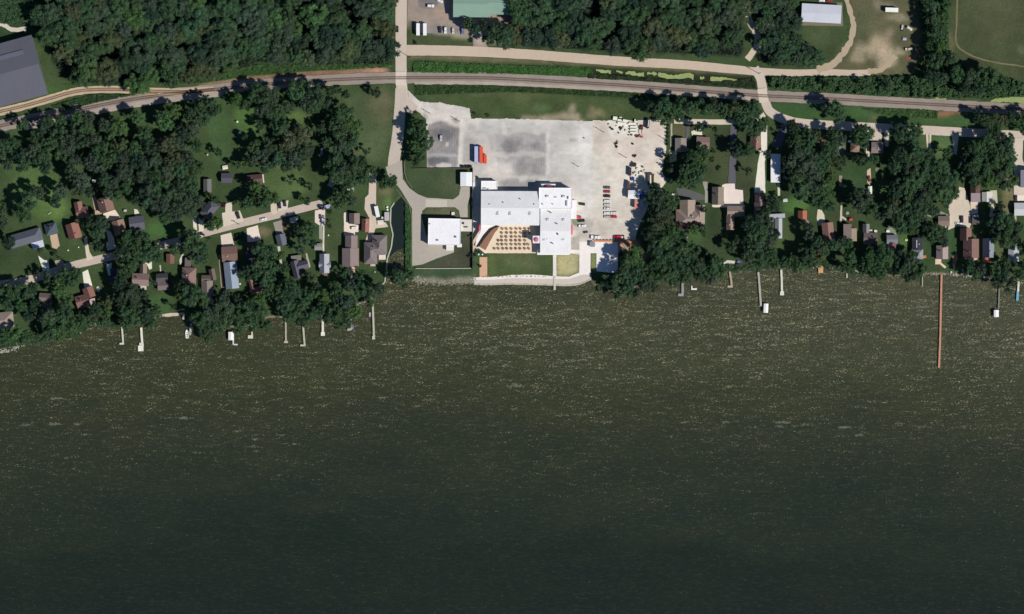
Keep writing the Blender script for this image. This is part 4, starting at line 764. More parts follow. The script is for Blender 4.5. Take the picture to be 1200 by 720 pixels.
car(719.5, 249.8, 180, (226, 226, 224), 'white car on top of the short second column', 'sedan', G1); car(719.3, 254.2, 184, (190, 48, 58), 'red car at the bottom of the short second column', 'sedan', G1)
car(682, 239.3, 8, (44, 50, 50), 'lone dark car on the lot east of the white hall', 'sedan')
car(677.5, 254.4, 8, (206, 76, 84), 'red car nose in beside the hall, topmost of three', 'suv'); car(681.5, 259, -6, (48, 50, 56), 'dark car between the red and white ones beside the hall', 'suv')
car(682.5, 265, -3, WHT, 'white pickup beside the hall, lowest of three vehicles', 'pickup', cat='pickup'); car(686.3, 272.3, -10, (60, 62, 54), 'small dark buggy alone south of the white pickup', 'sedan', scale=.7)
car(698, 278.3, 2, WHT, 'long white pickup just above the orange barrier', 'pickup', cat='pickup', scale=1.25); car(724, 278, 180, (196, 44, 52), 'red pickup towing a round machine above the orange barrier', 'pickup', cat='pickup', scale=1.1)
car(516.8, 162, 92, (190, 192, 192), 'lone pale car on the dark asphalt patch of the lot', 'suv'); car(465.6, 34.5, 90, BLK, 'black car driving on the straight north south road', 'sedan')
car(516, 35.2, 90, (52, 54, 58), 'charcoal car, leftmost in the truck yard row', 'suv'); car(522, 35.5, 90, WHT, 'white van like car second in the truck yard row', 'suv', scale=1.05); car(531, 36.3, 90, (200, 202, 200), 'silver car third in the truck yard row', 'sedan'); car(542.3, 36.6, 90, (116, 122, 158), 'blue grey car at the right end of the truck yard row', 'suv', scale=1.1)
car(504.5, 7.2, 2, WHT, 'white van parked in front of the upper yard', 'suv', scale=1.15); car(515.5, 1.5, 20, WHT, 'white car at the top edge of the truck yard', 'sedan'); car(598, 25.3, 0, (80, 40, 40), 'dark maroon truck by the wood behind the green warehouse', 'pickup', cat='pickup'); car(598, 30, 0, (190, 56, 58), 'red car by the wood behind the green warehouse', 'sedan')
car(308.8, 257.3, -12, WHT, 'white car driving on the western street', 'sedan'); car(279.2, 252.5, 76, (48, 54, 50), 'dark car on the broad pad north of the western street', 'suv', scale=1.1); car(328, 241, 84, (56, 46, 66), 'deep purple car on the small pad by the street', 'sedan'); car(334, 238.6, 84, (54, 58, 54), 'dark green car right of the purple car on the pad', 'sedan')
car(378.6, 259.6, 90, WHT, 'white pickup at the south end of a pale driveway by the street', 'pickup', cat='pickup', scale=1.1); car(383.5, 241.4, -14, (176, 184, 222), 'pale blue car half in tree shade at the street end', 'sedan'); car(415, 267.2, -6, WHT, 'white car on the concrete between two garages', 'suv')
car(1127.2, 257.2, 90, (56, 52, 54), 'dark SUV parked on the wide concrete yard', 'suv', scale=1.1); car(1123, 262.4, 10, WHT, 'white car left of the dark SUV on the concrete yard', 'sedan'); car(1018.6, 209.8, 80, (116, 74, 50), 'brown car on the strip drive above the tiny shed', 'sedan'); car(1142.6, 253.4, -8, WHT, 'white car beside the dark flat garage', 'sedan')
car(893.2, 14, 84, WHT, 'white car under trees beside the curving dirt track', 'sedan'); car(895, 24, 60, (92, 96, 150), 'blue car under trees beside the curving dirt track', 'sedan'); car(889.5, 55, 22, WHT, 'white pickup at the south end of the tree lined dirt track', 'pickup', cat='pickup')
car(1065.5, 33.5, 30, (214, 216, 204), 'pale van in the dirt yard below the white box truck', 'suv'); car(1057.2, 32.2, 100, (200, 200, 190), 'small pale car left of the pale van in the dirt yard', 'sedan', scale=.8); car(1065, 57.8, -4, (200, 190, 168), 'beige pickup above the red scrap in the dirt yard', 'pickup', cat='pickup')
car(963, 1, 0, WHT, 'white car by the top edge behind the pale metal building', 'sedan'); car(972, 1, 4, (150, 60, 56), 'red car by the top edge behind the pale metal building', 'sedan'); car(1190.5, 232.5, 90, (70, 58, 48), 'dark brown car by the right edge on the white pad', 'sedan')

def thingbox(name, label, cat, px, py, ang, parts, group=None, z=.3, matn='thing'):
    """parts: (name, dx, dy, sx, sy (plan px), z0, height m, rgb[, taper[, material]])"""
    r = empty(name, px, py, z, ang, label, cat, group)
    for p_ in parts:
        nm, dx, dy, sx_, sy_, z0, hh, rgb = p_[:8]; mb = MB(); mb.box(dx*S, -dy*S, z0, sx_*S, sy_*S, hh, 0, p_[8] if len(p_) > 8 else 1.0)
        mb.build(nm, MAT[p_[9] if len(p_) > 9 else matn], r, A(*rgb))
    return r
T = thingbox
def trailer(px, py, ang, L, W2, rgb, label, h=2.9, name='semi_trailer', group=None, cat='trailer'):
    return T(name, label, cat, px, py, ang, [('box_body', 0, 0, L, W2, 1.05, h, rgb, 1.0, 'metal'), ('wheel_axle', -L*.3, 0, 2.6/S*.6, W2*.86, .02, 1.0, (30, 30, 32)), ('hitch', L*.5+.4, 0, 1.2, .8, .9, .3, (50, 50, 54))], group)
trailer(490, 35, -90, 14, 4, (236, 240, 240), 'white semi trailer beside the hedge, left of the pair'); trailer(498, 35, -90, 14, 4, (236, 240, 240), 'white semi trailer right of the parked pair')
trailer(558.2, 181.5, 90, 19, 4.2, (176, 186, 222), 'pale blue trailer left of the red container', 3.2); trailer(563.9, 181.8, 90, 19, 4, (222, 92, 66), 'long orange red container between the blue trailer and short container', 2.9, 'shipping_container', cat='container'); trailer(568.6, 186.6, 90, 10, 3.4, (224, 84, 60), 'short orange red container at the right of the long one', 1.8, 'shipping_container', cat='container')
trailer(1044.6, 12.2, 2, 15, 5, (236, 238, 228), 'white box truck in the dirt yard by the right wood', 2.8, 'box_truck', cat='truck'); trailer(442, 248.3, 78, 13, 4.4, (232, 234, 228), 'white camper beside the private drive west of the channel', 2.7, 'camper_trailer', cat='camper')
trailer(759.2, 145, 96, 11, 3.6, (38, 40, 42), 'black trailer with pale load at the top of the gravel yard', 1.6)
T('trailer_load', 'pale load lying on the black trailer in the yard', 'load', 759.8, 145, 6, [('load', 0, 0, 1.2, 8, 2.7+.3, .4, (196, 200, 196))], z=0)
trailer(738.4, 201.3, 92, 9.6, 2.6, (78, 52, 50), 'dark maroon container at the west edge of the yard clutter', 1.8, 'shipping_container', cat='container'); trailer(736, 217, 98, 9, 3, (92, 66, 62), 'brown container just above the white yard shed', 1.8, 'shipping_container', cat='container')
for i, x in enumerate((740.2, 742.6, 744.9)):
    T('steel_bin', ['leftmost of three small dark bins above the maroon container', 'middle of three small dark bins above the maroon container', 'rightmost of three small dark bins above the maroon container'][i], 'bin', x, 193.6, 8, [('body', 0, 0, 1.5, 4.4, 0, 1.3, (70, 56, 62))], 'small dark bins in a row')
trailer(745.8, 239, 92, 10, 4.6, (206, 140, 130), 'salmon pink container by the blue tarpaulins', 2.6, 'shipping_container', cat='container')
for i, (x, y, sx_, sy_, c) in enumerate(((751, 229, 7, 9, (70, 96, 170)), (751.5, 238, 5, 9, (206, 214, 226)), (755, 233, 4, 8, (54, 74, 150)))):
    T('tarpaulin_stack', ['blue tarpaulin covered stack right of the white yard shed', 'pale covered stack right of the salmon container', 'dark blue covered stack under the tree edge'][i], 'stack', x, y, 0, [('stack', 0, 0, sx_, sy_, 0, 1.6, c, .9)], 'covered stacks beside the yard shed')
for i, (x, y) in enumerate(((740.3, 210), (742.7, 210))): T('blue_drum_rack', ['left blue drum rack amid the yard clutter', 'right blue drum rack amid the yard clutter'][i], 'rack', x, y, 0, [('rack', 0, 0, 1.2, 4, 0, 1.2, (62, 76, 160))], 'blue drum racks')
r = empty('gantry_frame', 762.5, 211, 0, 0, 'brown steel gantry frame standing on pale gravel', 'frame'); mb = MB(); mb.box(0, 6.4*S, 2.2, 8*S, 1.2, .6); mb.box(-2.6*S, 0, .6, 1.4, 13*S, 1.6); mb.box(2.8*S, 0, .6, 1.3, 13*S, 1.6); mb.build('frame', MAT['thing'], r, A(86, 72, 54)); mb = MB(); mb.box(0, .5, .5, 1.2, 8, .8); mb.build('load', MAT['thing'], r, A(220, 220, 214))
# white bundles
for i, (x, y, sx_, sy_, a) in enumerate(((742.3, 149, 8, 1.9, 1), (742.3, 152.2, 8, 1.9, 1), (742.3, 155.8, 8, 1.9, 1), (720.8, 139, 5, 4.2, 6), (726, 141, 4.6, 2, 8), (733, 141.8, 6.2, 2.6, 10), (728.4, 144.8, 9.4, 2.2, 8), (741, 145, 8, 1.8, 6), (727.3, 137.8, 3, 1, 10), (744, 142, 1.3, 4, 6))):
    T('pallet_stack', ['topmost of three long white stacks in the yard', 'middle of three long white stacks in the yard', 'lowest of three long white stacks in the yard', 'square white stack at the grass edge of the yard', 'small white stack right of the square one', 'white stack at the middle of the grass edge', 'longest white stack tilted below the grass edge stacks', 'white stack just above the three long stacks', 'tiny white stack on the grass edge', 'narrow upright white stack near the black trailer'][i],
      'stack', x, y, a, [('stack', 0, 0, sx_, sy_, .12, 1.3, (228, 228, 214)), ('pallet', 0, 0, sx_*.96, sy_*.94, 0, .12, (150, 130, 100))], 'white stacks at the top of the yard')
HEAPS = []
for i, (x, y, s_, c) in enumerate(((718, 152, 4, (44, 46, 44)), (727, 151, 5, (46, 48, 50)), (715.5, 149.6, 2, (70, 72, 66)), (725, 156, 1.8, (80, 80, 76)), (742, 169, 2.4, (56, 48, 44)), (721.5, 168, 4.6, (50, 52, 48)), (722.3, 172, 3.4, (40, 42, 40)), (724, 166, 2, (120, 122, 110)), (744, 183, 5, (60, 58, 52)), (741, 190.6, 2.4, (70, 66, 62)), (742.5, 203.5, 2.6, (96, 110, 70)), (744.6, 202, 1.6, (70, 76, 60)), (753, 196, 3, (110, 116, 90)), (752, 201, 2.2, (120, 122, 104)), (776.4, 184.6, 3.4, (176, 160, 150)), (773.5, 183.5, 1.8, (40, 36, 34)), (777, 179.6, 2, (70, 60, 54)), (737, 158.6, 1.8, (90, 88, 80)), (740.5, 158.5, 2.4, (96, 84, 70)), (684.7, 162, 1.2, (110, 104, 98)))):
    r = empty('scrap_heap', x, y, .3, random.uniform(0, 90), None, 'heap', 'heaps of dark machinery scrap in the yard'); HEAPS.append((r, x, y))
    mb = MB()
    for k in range(7): mb.box(random.uniform(-.3, .3)*s_*S, random.uniform(-.3, .3)*s_*S, 0, random.uniform(.25, .6)*s_*S, random.uniform(.2, .5)*s_*S, random.uniform(.4, 1.3), random.uniform(0, 3), .7)
    mb.build('heap', MAT['thing'], r, A(*c))
CR = [(747, 198, 2.4, 2), (750, 203, 2, 3), (746, 206, 1.6, 1.4), (753, 207, 2.6, 2), (748, 211, 2, 2.6), (744, 213, 1.8, 1.6), (752, 213, 1.4, 2), (740.5, 205, 2.2, 1.6), (746, 217, 2.6, 1.6), (742, 219, 2, 2), (756, 200, 2, 2), (731, 149, 1.8, 1.6), (733.5, 153, 1.4, 2), (723, 148, 2, 1.4), (736, 145.5, 1.6, 1.2), (714, 146, 2, 1.6), (748, 146, 1.4, 2.4)]
CR.sort(key=lambda q: (q[0] > 738 and q[1] > 190, q[1]))
nw = ['topmost', 'second from top', 'third from top', 'fourth from top', 'fifth from top', 'sixth from top', 'seventh from top', 'eighth from top', 'ninth from top', 'tenth from top', 'eleventh from top', 'lowest']
ki = {}
for x, y, sx_, sy_ in CR:
    z_ = 'near the white stacks' if y < 160 else 'between the maroon container and the gantry'; i = ki.get(z_, 0); ki[z_] = i+1
    T('pale_crate', nw[i]+' of the pale crates '+z_, 'crate', x, y, random.uniform(-20, 20), [('body', 0, 0, sx_, sy_, 0, random.uniform(.5, 1.2), random.choice([(220, 218, 204), (206, 204, 192), (190, 196, 188), (226, 220, 206)]), .96)], 'pale crates in the yard clutter')
r = empty('excavator', 751.6, 152, .3, 0, 'red excavator with its arm reaching down near the white stacks', 'excavator'); mb = MB(); mb.box(0, 1.6, .4, 2.4, 3, 1.6, .1, .85); mb.build('body', MAT['thing'], r, A(96, 44, 44)); mb = MB(); mb.box(-.9, 1.6, 0, .5, 3.6, .7); mb.box(.9, 1.6, 0, .5, 3.6, .7); mb.build('crawler_track', MAT['thing'], r, A(40, 38, 38)); mb = MB(); mb.cyl((0, 0, 1.8), (.3, -3.6, 3.0), .3, .22, 6); mb.cyl((.3, -3.6, 3.0), (.5, -5.6, .5), .22, .16, 6); mb.build('arm', MAT['thing'], r, A(110, 60, 60)); mb = MB(); mb.box(.5, -5.8, 0, 1.8, 1, .8, 0, .8); mb.build('bucket', MAT['thing'], r, A(190, 90, 96))
r = empty('loader', 747, 160, .3, 0, 'small red loader below the excavator arm', 'loader'); mb = MB(); mb.box(0, 0, .4, 2.2, 1.6, 1.3, .5, .85); mb.build('body', MAT['thing'], r, A(110, 44, 44)); mb = MB(); mb.box(1.7, .4, 0, 1, 1.8, .7, .5); mb.build('bucket', MAT['thing'], r, A(160, 70, 70))
for i, x in enumerate((542, 547.3, 551.3)):
    T('waste_skip', ['leftmost of three black skips above the white metal shed', 'middle of three black skips above the white metal shed', 'rightmost of three black skips above the white metal shed'][i], 'skip', x, 195.2, 0, [('body', 0, 0, 3.4, 2.6, .1, 1.3, (40, 40, 42), .92), ('lid', 0, 0, 3.1, 2.3, 1.4, .12, (28, 28, 30))], 'black waste skips in a row')
T('white_tank', 'small white tank right of the white metal shed', 'tank', 554.6, 218.5, 0, [('body', 0, 0, 2.6, 10, 0, .9, (232, 236, 240), .98)])
T('utility_cabinet', 'white cabinet on the round lawn north of the white office', 'cabinet', 531, 250.5, 0, [('body', 0, 0, 3.6, 3.6, 0, 1.2, (214, 214, 200)), ('door', -1, 1.85, 1.2, .12, .1, 1, (120, 124, 120))])
T('golf_cart', 'grey and navy kiosk cart on the white concrete pad', 'cart', 694, 286.5, 3, [('roof', 0, 0, 6, 6.2, 2.0, .15, (142, 140, 146)), ('base', 0, 0, 5, 5, 0, 1.2, (60, 64, 96)), ('bin', 3.6, 1, 1.6, 2, 0, 1, (214, 214, 214))])
T('round_machine', 'round black and white machine behind the red pickup', 'machine', 729, 278, 0, [('deck', 0, 0, 5, 4.6, .3, .5, (50, 48, 46), .9), ('cap', 0, .2, 2.2, 2.2, .82, .5, (214, 212, 204))])
# orange barrier of posts and mesh panel
r = empty('orange_barrier', 721, 282, 0, 0, 'long orange barrier fence between the lot and the white pad', 'barrier'); mb = MB(); mb.box(0, 0, .1, 50*S, .25, 1.0); mb.build('mesh_panel', MAT['thing'], r, A(206, 140, 104)); mb = MB(); mb.box(0, -.9, .0, 50*S, 1.5, .12); mb.build('kerb_board', MAT['thing'], r, A(206, 150, 112))
for i in range(13): mb = MB(); mb.box((-24.5+i*4)*S, .3, 0, .4, .6, 1.5); mb.build('post', MAT['thing'], r, A(120, 70, 54))
# picnic tables
def picnic():
    r = bpy.data.objects.new('picnic_table', None); col.objects.link(r)
    mb = MB(); mb.box(0, 0, .72, 1.9, .8, .07); mb.build('tabletop', MAT['wood'], r, A(134, 104, 84))
    for s_ in (-1, 1): mb = MB(); mb.box(0, s_*.85, .42, 1.9, .32, .06); mb.build('bench', MAT['wood'], r, A(92, 68, 50))
    for s_ in (-1, 1): mb = MB(); mb.box(s_*.65, 0, .0, .1, 1.7, .4, 0, .5); mb.box(s_*.65, 0, .4, .1, .85, .32); mb.build('leg', MAT['wood'], r, A(70, 56, 44))
    return r
rows = [(268.2, (588.8, 593.6, 599.3, 605, 610, 615.4, 620.3)), (273, (588, 594, 599.4, 604.6, 610.5, 615.3, 620.4)), (277.7, (588.2, 593.3, 599.6, 604.6, 609.6, 615.4)), (282, (584.2, 588.2, 593.4, 599.3, 604.6, 609.5, 615.3)),
        (286.6, (583.8, 588.6, 593.6, 599.4, 604.8, 609.4, 615, 619)), (291.5, (579.6, 584.2, 589.6, 594.2, 599.3, 604.6, 609.6, 615, 619.8))]
ordw = ['first', 'second', 'third', 'fourth', 'fifth', 'sixth', 'seventh', 'eighth', 'ninth']; proto_t = None
for i, (y, xs) in enumerate(rows):
    for j, x in enumerate(xs):
        if proto_t is None: proto_t = picnic(); r = proto_t
        else: r = copy_tree(proto_t)
        X_, Y_ = P(x, y); r.location = (X_, Y_, .42); r.rotation_euler = (0, 0, -R(35+random.uniform(-14, 14))); r.scale = (.9,)*3
        tag(r, '%s picnic table from the left in the %s row from the hall' % (ordw[j], ordw[i]), 'picnic table', 'picnic tables in rows on the hall patio')
# utility poles: (base px, py, arm angle)
def pole(px, py, label, h=11.5, arm=True, ang=0):
    r = empty('utility_pole', px, py, 0, ang, label, 'utility pole', 'utility poles'); mb = MB(); mb.cyl((0, 0, 0), (0, 0, h), .24, .15, 7); mb.build('post', MAT['wood'], r, A(96, 80, 66))
    if arm: mb = MB(); mb.box(0, 0, h-1.0, 2.6, .2, .2); mb.build('crossarm', MAT['wood'], r, A(96, 80, 66))
    mb = MB(); mb.cyl((.45, 0, h-2.4), (.45, 0, h-1.5), .25, .25, 7); mb.build('transformer', MAT['thing'], r, A(120, 124, 124))
pole(481, 67.5, 'wooden pole in the grass corner right of the north south road'); pole(658, 80, 'wooden pole beside the long road opposite the northern wood', ang=20); pole(889.5, 86.5, 'wooden pole at the corner before the eastern crossing')
pole(503.5, 133, 'pole on the bare entrance area left of the lot', 8, False); pole(538.5, 142.5, 'pole at the north west corner of the lot', 9, False); pole(707.5, 155, 'pole on the gravel left of the white stacks', 9.5, False); pole(678, 195.5, 'pole on the pale lot north of the hall', 7, False)
pole(734, 185, 'pole in the middle of the gravel yard', 8, False); pole(777.5, 162.5, 'pole at the east edge of the gravel yard', 6, False); pole(13, 327.5, 'wooden pole on the lawn by the far left street', 8); pole(280, 263, 'wooden pole south of the western street', 7); pole(345, 256.5, 'wooden pole between the shaded drives of the western street', 7)
# fences
def fence(label, line, h, rgb, posts=True, wd=.12, name='fence'):
    r = empty(name, line[0][0], line[0][1], 0, 0, label, 'fence'); ox, oy = P(*line[0]); mb = MB(); mp = MB()
    for a, b2 in zip(line[:-1], line[1:]):
        A_, B_ = P(*a), P(*b2); L = math.dist(A_, B_); an = math.atan2(B_[1]-A_[1], B_[0]-A_[0]); mb.box((A_[0]+B_[0])/2-ox, (A_[1]+B_[1])/2-oy, .05, L, wd, h, an)
        for k in range(int(L/3)+1): f = min(1, k*3/L); mp.box(A_[0]+(B_[0]-A_[0])*f-ox, A_[1]+(B_[1]-A_[1])*f-oy, 0, .2, .2, h+.15, an)
    mb.build('panel', MAT['thing'], r, A(*rgb)); o = mp.build('posts', MAT['thing'], r, A(*rgb)); return r
fence('tall dark fence between the white office lawn and the hall', [(554, 197), (554, 225), (554, 262), (554, 316)], 2.6, (84, 84, 78), wd=.3)
fence('low white fence closing the office lawn on the lake side', [(487, 314.8), (520, 314.8), (553, 314.6)], 1.3, (186, 186, 170), wd=.5)
fence('thin dark fence between the asphalt lot and the office lawn', [(484, 198), (520, 197.6), (553, 197)], 1.6, (110, 106, 92), wd=.25)
fence('low rail on both lawns north of the left street', [(2, 333), (30, 322.5), (47, 318)], .5, (92, 108, 74), wd=.2)
fence('pale retaining kerb along the west bank of the channel', [(462, 238), (458, 244), (457.5, 262), (460.5, 275), (458.5, 290), (454, 303), (452.5, 318), (451, 331), (446, 335.5)], .7, (170, 176, 156), wd=1.0, name='retaining_kerb')
fence('grey rail along the road above the east bank of the channel', [(464, 222), (471, 231), (479, 240), (482, 252), (481.6, 300), (482, 313)], .9, (124, 130, 112), wd=.35)
fence('grey rail right of the road beside the dark shadow of the trees', [(473, 176), (474, 202), (477, 212), (483, 220)], 1.0, (116, 118, 104), wd=.5)

# ---- piers and boats
def pier(label, line, wd, rgb, feet=(), name='pier', z=.35, matn='wood'):
    r = empty(name, line[0][0], line[0][1], 0, 0, label, 'pier'); ox, oy = P(*line[0]); mb = MB(); mp = MB()
    for i, (a, b2) in enumerate(zip(line[:-1], line[1:])):
        A_, B_ = P(*a), P(*b2); L = math.dist(A_, B_); an = math.atan2(B_[1]-A_[1], B_[0]-A_[0]); n = max(1, int(L/3))
        for k in range(n):
            f = (k+.5)/n; jx = random.uniform(-.08, .08); mb.box(A_[0]+(B_[0]-A_[0])*f-ox+jx, A_[1]+(B_[1]-A_[1])*f-oy, z+i*.003+(k % 2)*.012, L/n-.03, wd*S, .14, an)
            for s_ in (-1, 1): mp.box(A_[0]+(B_[0]-A_[0])*f-ox-math.sin(an)*s_*(wd*S/2+.08), A_[1]+(B_[1]-A_[1])*f-oy+math.cos(an)*s_*(wd*S/2+.08), -2.4, .14, .14, z+2.9, an)
    mb.build('deck', MAT[matn], r, A(*rgb)); tag(mp.build('piles', MAT['wood'], r, A(rgb[0]*.7, rgb[1]*.7, rgb[2]*.65)))
    for (x, y, sx_, sy_) in feet: q = P(x, y); mb = MB(); mb.box(q[0]-ox, q[1]-oy, z+.03, sx_*S, sy_*S, .16); mb.build('platform', MAT[matn], r, A(*[min(255, c+6) for c in rgb]))
    return r
LW, CRM = (206, 204, 184), (222, 222, 204)
pier('slim pale pier with a hook end, leftmost of the western shore', [(142.8, 381), (144.6, 404)], 2, LW, [(142.5, 403, 4.6, 2)])
pier('cream pier with a square end platform second from the left', [(165.5, 384), (167, 406)], 2.6, CRM, [(165, 408.5, 6.4, 6.6), (164.4, 403.4, 2, 3)])
pier('short pale grey pier beside the small white boat', [(224.4, 379), (222.6, 393)], 2.6, (170, 170, 156))
pier('thin bent pier under the white boat canopy', [(273.2, 386), (273.6, 404), (278.6, 404)], 1.6, (206, 214, 214))
pier('stubby pier with a wide left foot among the western shore trees', [(295, 383), (295.6, 397)], 1.9, LW, [(293.6, 395, 6, 3.8)])
pier('weathered pier with a small T end, first of a pair', [(334.8, 372), (335.2, 401)], 2.1, (172, 168, 148), [(335.2, 401, 4.8, 2.4)])
pier('weathered pier bending left at its end, second of a pair', [(354.6, 376), (357.2, 405)], 2.1, (186, 184, 160), [(355, 405, 6.2, 2)])
pier('bright cream pier with a round end between the shore trees', [(378.3, 369), (378.5, 391)], 2.6, CRM, [(378.4, 391.6, 4.6, 4.4)])
pier('short pier with a boat alongside near the western point', [(411.5, 374), (411.6, 387)], 1.7, (160, 164, 160), [(409.6, 386.2, 5, 2)])
pier('long slender pale pier just west of the channel mouth', [(436.6, 354), (438.4, 398)], 2.2, (186, 184, 164), [(437.4, 396, 2.6, 4)])
pier('short jetty continuing the central walkway into the lake', [(650, 324), (650, 340)], 2.4, (206, 200, 184))
pier('grey pier with a left foot below the big shore trees', [(799.8, 327), (800, 347)], 2.6, (150, 150, 152), [(797.6, 345.8, 5.6, 3)])
pier('small white L shaped float right of the grey pier', [(810.6, 335), (811, 340)], 1.6, (226, 226, 222), [(813.4, 339, 6.4, 2)])
pier('pale pier running from the lakeside white patio', [(854.6, 312), (857.8, 337)], 2.3, (172, 160, 138), [(855.6, 336, 6, 2.4)])
pier('long grey pier leading to the covered pontoon boat', [(888.8, 319), (891.8, 359)], 2.3, (176, 174, 160))
pier('white pier with a wider end right of the pontoon boat pier', [(915.6, 315), (916.6, 345)], 2.4, (216, 212, 196), [(916.4, 344, 4.6, 4.6)])
pier('tan wooden landing at the waterline among eastern shore trees', [(961.8, 311), (961.8, 320)], 5.6, (206, 162, 114)); pier('small pale landing stub on the eastern shore', [(992.4, 318), (992.6, 326)], 1.7, (190, 186, 156), [(991, 319, 6.6, 1.8)])
pier('thin pale stub pier left of the long orange pier', [(1081, 325), (1081, 336)], 1, (170, 176, 150), [(1072, 335, .8, .8)])
pier('very long rusty orange pier reaching far into the lake', [(1103.4, 322), (1102.6, 360), (1101.8, 395), (1100.4, 431)], 2.3, (190, 142, 116), [(1101.4, 377.5, 1, 1)])
pier('dark grey pier leading to a square white boat lift', [(1171.2, 332), (1170.2, 362)], 1.7, (126, 126, 114))
pier('right edge pier with a pale upper half and blue lower half', [(1193.8, 330), (1193, 342)], 2.3, (212, 214, 200), name='pier'); pier('bright blue float at the end of the right edge pier', [(1192.9, 342), (1192, 352.5)], 2.6, (110, 176, 206), name='float_dock')
def lift(px, py, sx_, sy_, label, rgb=(234, 234, 232), ang=0, h=2.6):
    r = empty('boat_lift', px, py, -.7, ang, label, 'boat lift'); mb = MB(); roof_gable(mb, 0, 0, max(sx_, sy_)*S, min(sx_, sy_)*S, h, .45, math.pi/2 if sy_ > sx_ else 0, .05); mb.build('canopy', MAT['membrane'], r, A(*rgb))
    for a in (-1, 1):
        for b2 in (-1, 1): mb = MB(); mb.cyl((a*sx_*S*.42, b2*sy_*S*.42, -1.5), (a*sx_*S*.42, b2*sy_*S*.42, h+.02), .08, .08, 6); mb.build('post', MAT['thing'], r, A(170, 172, 174))
lift(271, 394, 6, 9.6, 'white boat canopy beside the thin bent pier'); lift(897.4, 361.4, 5.2, 10.6, 'white canopy over the pontoon boat at the long grey pier', ang=3); lift(1167.2, 367.6, 5.4, 8, 'square white boat canopy at the dark grey pier', (240, 238, 240))
def boat(px, py, ang, L, W2, rgb, label, name='boat', z=-.75):
    r = empty(name, px, py, z, ang, label, 'boat'); n = 9; L *= S; W2 *= S; st = []
    for i in range(n+1):
        u = i/n; st.append((-L/2+L*u, W2/2*(1-.15*(1-u))*(1-max(0, u-.5)**2*4)**.8 if u < 1 else .02))
    top = [(x, -w_) for x, w_ in st]+[(x, w_) for x, w_ in reversed(st)]; mb = MB(); m_ = len(top)
    vs = [(x*.92, y*.6, 0) for x, y in top]+[(x, y, .9) for x, y in top]+[(x*.86-.05, y*.72, .9) for x, y in top]+[(x*.84-.05, y*.68, .5) for x, y in top]
    f = [tuple(range(m_))[::-1]]+[(k*m_+i, k*m_+(i+1) % m_, (k+1)*m_+(i+1) % m_, (k+1)*m_+i) for k in range(3) for i in range(m_)]+[tuple(range(3*m_, 4*m_))]
    mb.add(vs, f); mb.build('hull', MAT['thing'], r, A(*rgb)); mb = MB(); mb.box(-L*.1, 0, .5, .6, W2*.55, .42); mb.box(-L*.28, 0, .5, .5, W2*.55, .35); mb.build('seat', MAT['thing'], r, A(150, 140, 124)); mb = MB(); mb.box(L*.12, 0, .9, .12, W2*.6, .35); mb.build('windscreen', MAT['glass'], r)
boat(219.2, 391.5, -95, 10.4, 4.4, WHT, 'small white open boat moored left of the short grey pier'); boat(433.5, 368.6, -90, 4.8, 2.2, WHT, 'tiny white boat left of the long slender pier'); boat(413.6, 383.2, -85, 6, 2.4, (130, 136, 176), 'small bluish boat right of the short western pier'); boat(409, 386.4, 170, 5, 2.4, WHT, 'white dinghy at the foot of the short western pier')
boat(867, 307.6, 25, 7, 3.4, (98, 88, 170), 'purple covered boat pulled ashore right of the white patio', z=.1); boat(115.2, 339.4, 78, 6.6, 3, WHT, 'white upturned boat on the lawn right of the brown L shaped house', z=.1)
boat(58.3, 250, -32, 4.4, 1.4, (214, 220, 180), 'pale canoe on the bright lawn at left', name='canoe', z=.05); boat(1173.8, 249, 55, 5, 1.6, (220, 222, 208), 'white canoe on the grass right of the pale drive', name='canoe', z=.05)
T('white_van_body', 'white rectangular cover on the lawn left of the white boats pier', 'cover', 1108, 265.5, 0, [('cover', 0, 0, 1.6, 3, 0, 1.0, (200, 206, 200), .9)])
# seawalls and shore stones
for lb, pl, c, z in (('pale stone seawall below the western lawn', [(190, 368.5), (200, 367), (216, 366.5), (216, 374.5), (214, 374.5), (213.6, 369.6), (196, 371.6), (190, 371)], (196, 180, 164), .4), ):
    r = empty('seawall', pl[0][0], pl[0][1], 0, 0, lb, 'seawall'); o_ = P(*pl[0]); mb = MB(); mb.prism([(P(*q)[0]-o_[0], P(*q)[1]-o_[1]) for q in pl], -2, z); mb.build('wall', MAT['rock'], r, A(*c))
r = empty('seawall', 555, 333, 0, 0, 'long pale concrete seawall edging the central promenade', 'seawall'); o_ = P(555, 333); l = smooth([(555.5, 333), (572, 333.6), (600, 332.8), (640, 333.8), (665, 334.6), (680, 332.8), (693, 327)], 4)
mb = MB()
for a, b2 in zip(l[:-1], l[1:]):
    A_, B_ = P(*a), P(*b2); mb.box((A_[0]+B_[0])/2-o_[0], (A_[1]+B_[1])/2-o_[1], -2, math.dist(A_, B_)+.2, 1.2, 2.2, math.atan2(B_[1]-A_[1], B_[0]-A_[0]))
mb.build('wall', MAT['rock'], r, A(186, 178, 164))
def stones(line, n, spread, rgb, name='shore_stones'):
    l = smooth(line, 8); mb = MB()
    for k in range(n):
        i = random.randrange(len(l)); x, y = P(l[i][0]+random.gauss(0, 1.2), l[i][1]+random.gauss(0, spread)); s_ = random.uniform(.35, 1.2)
        mb.box(x, y, -.6, s_, s_*random.uniform(.6, 1), .6+s_*.5, random.uniform(0, 3), .65)
    return tag(mb.build(name, MAT['rock'], None, A(*rgb)), kind='stuff')
stones([(0, 412), (12, 410), (30, 402), (41, 398)], 150, 1.1, (176, 176, 164)); stones([(100, 383), (112, 381), (126, 380)], 50, .8, (160, 158, 146))
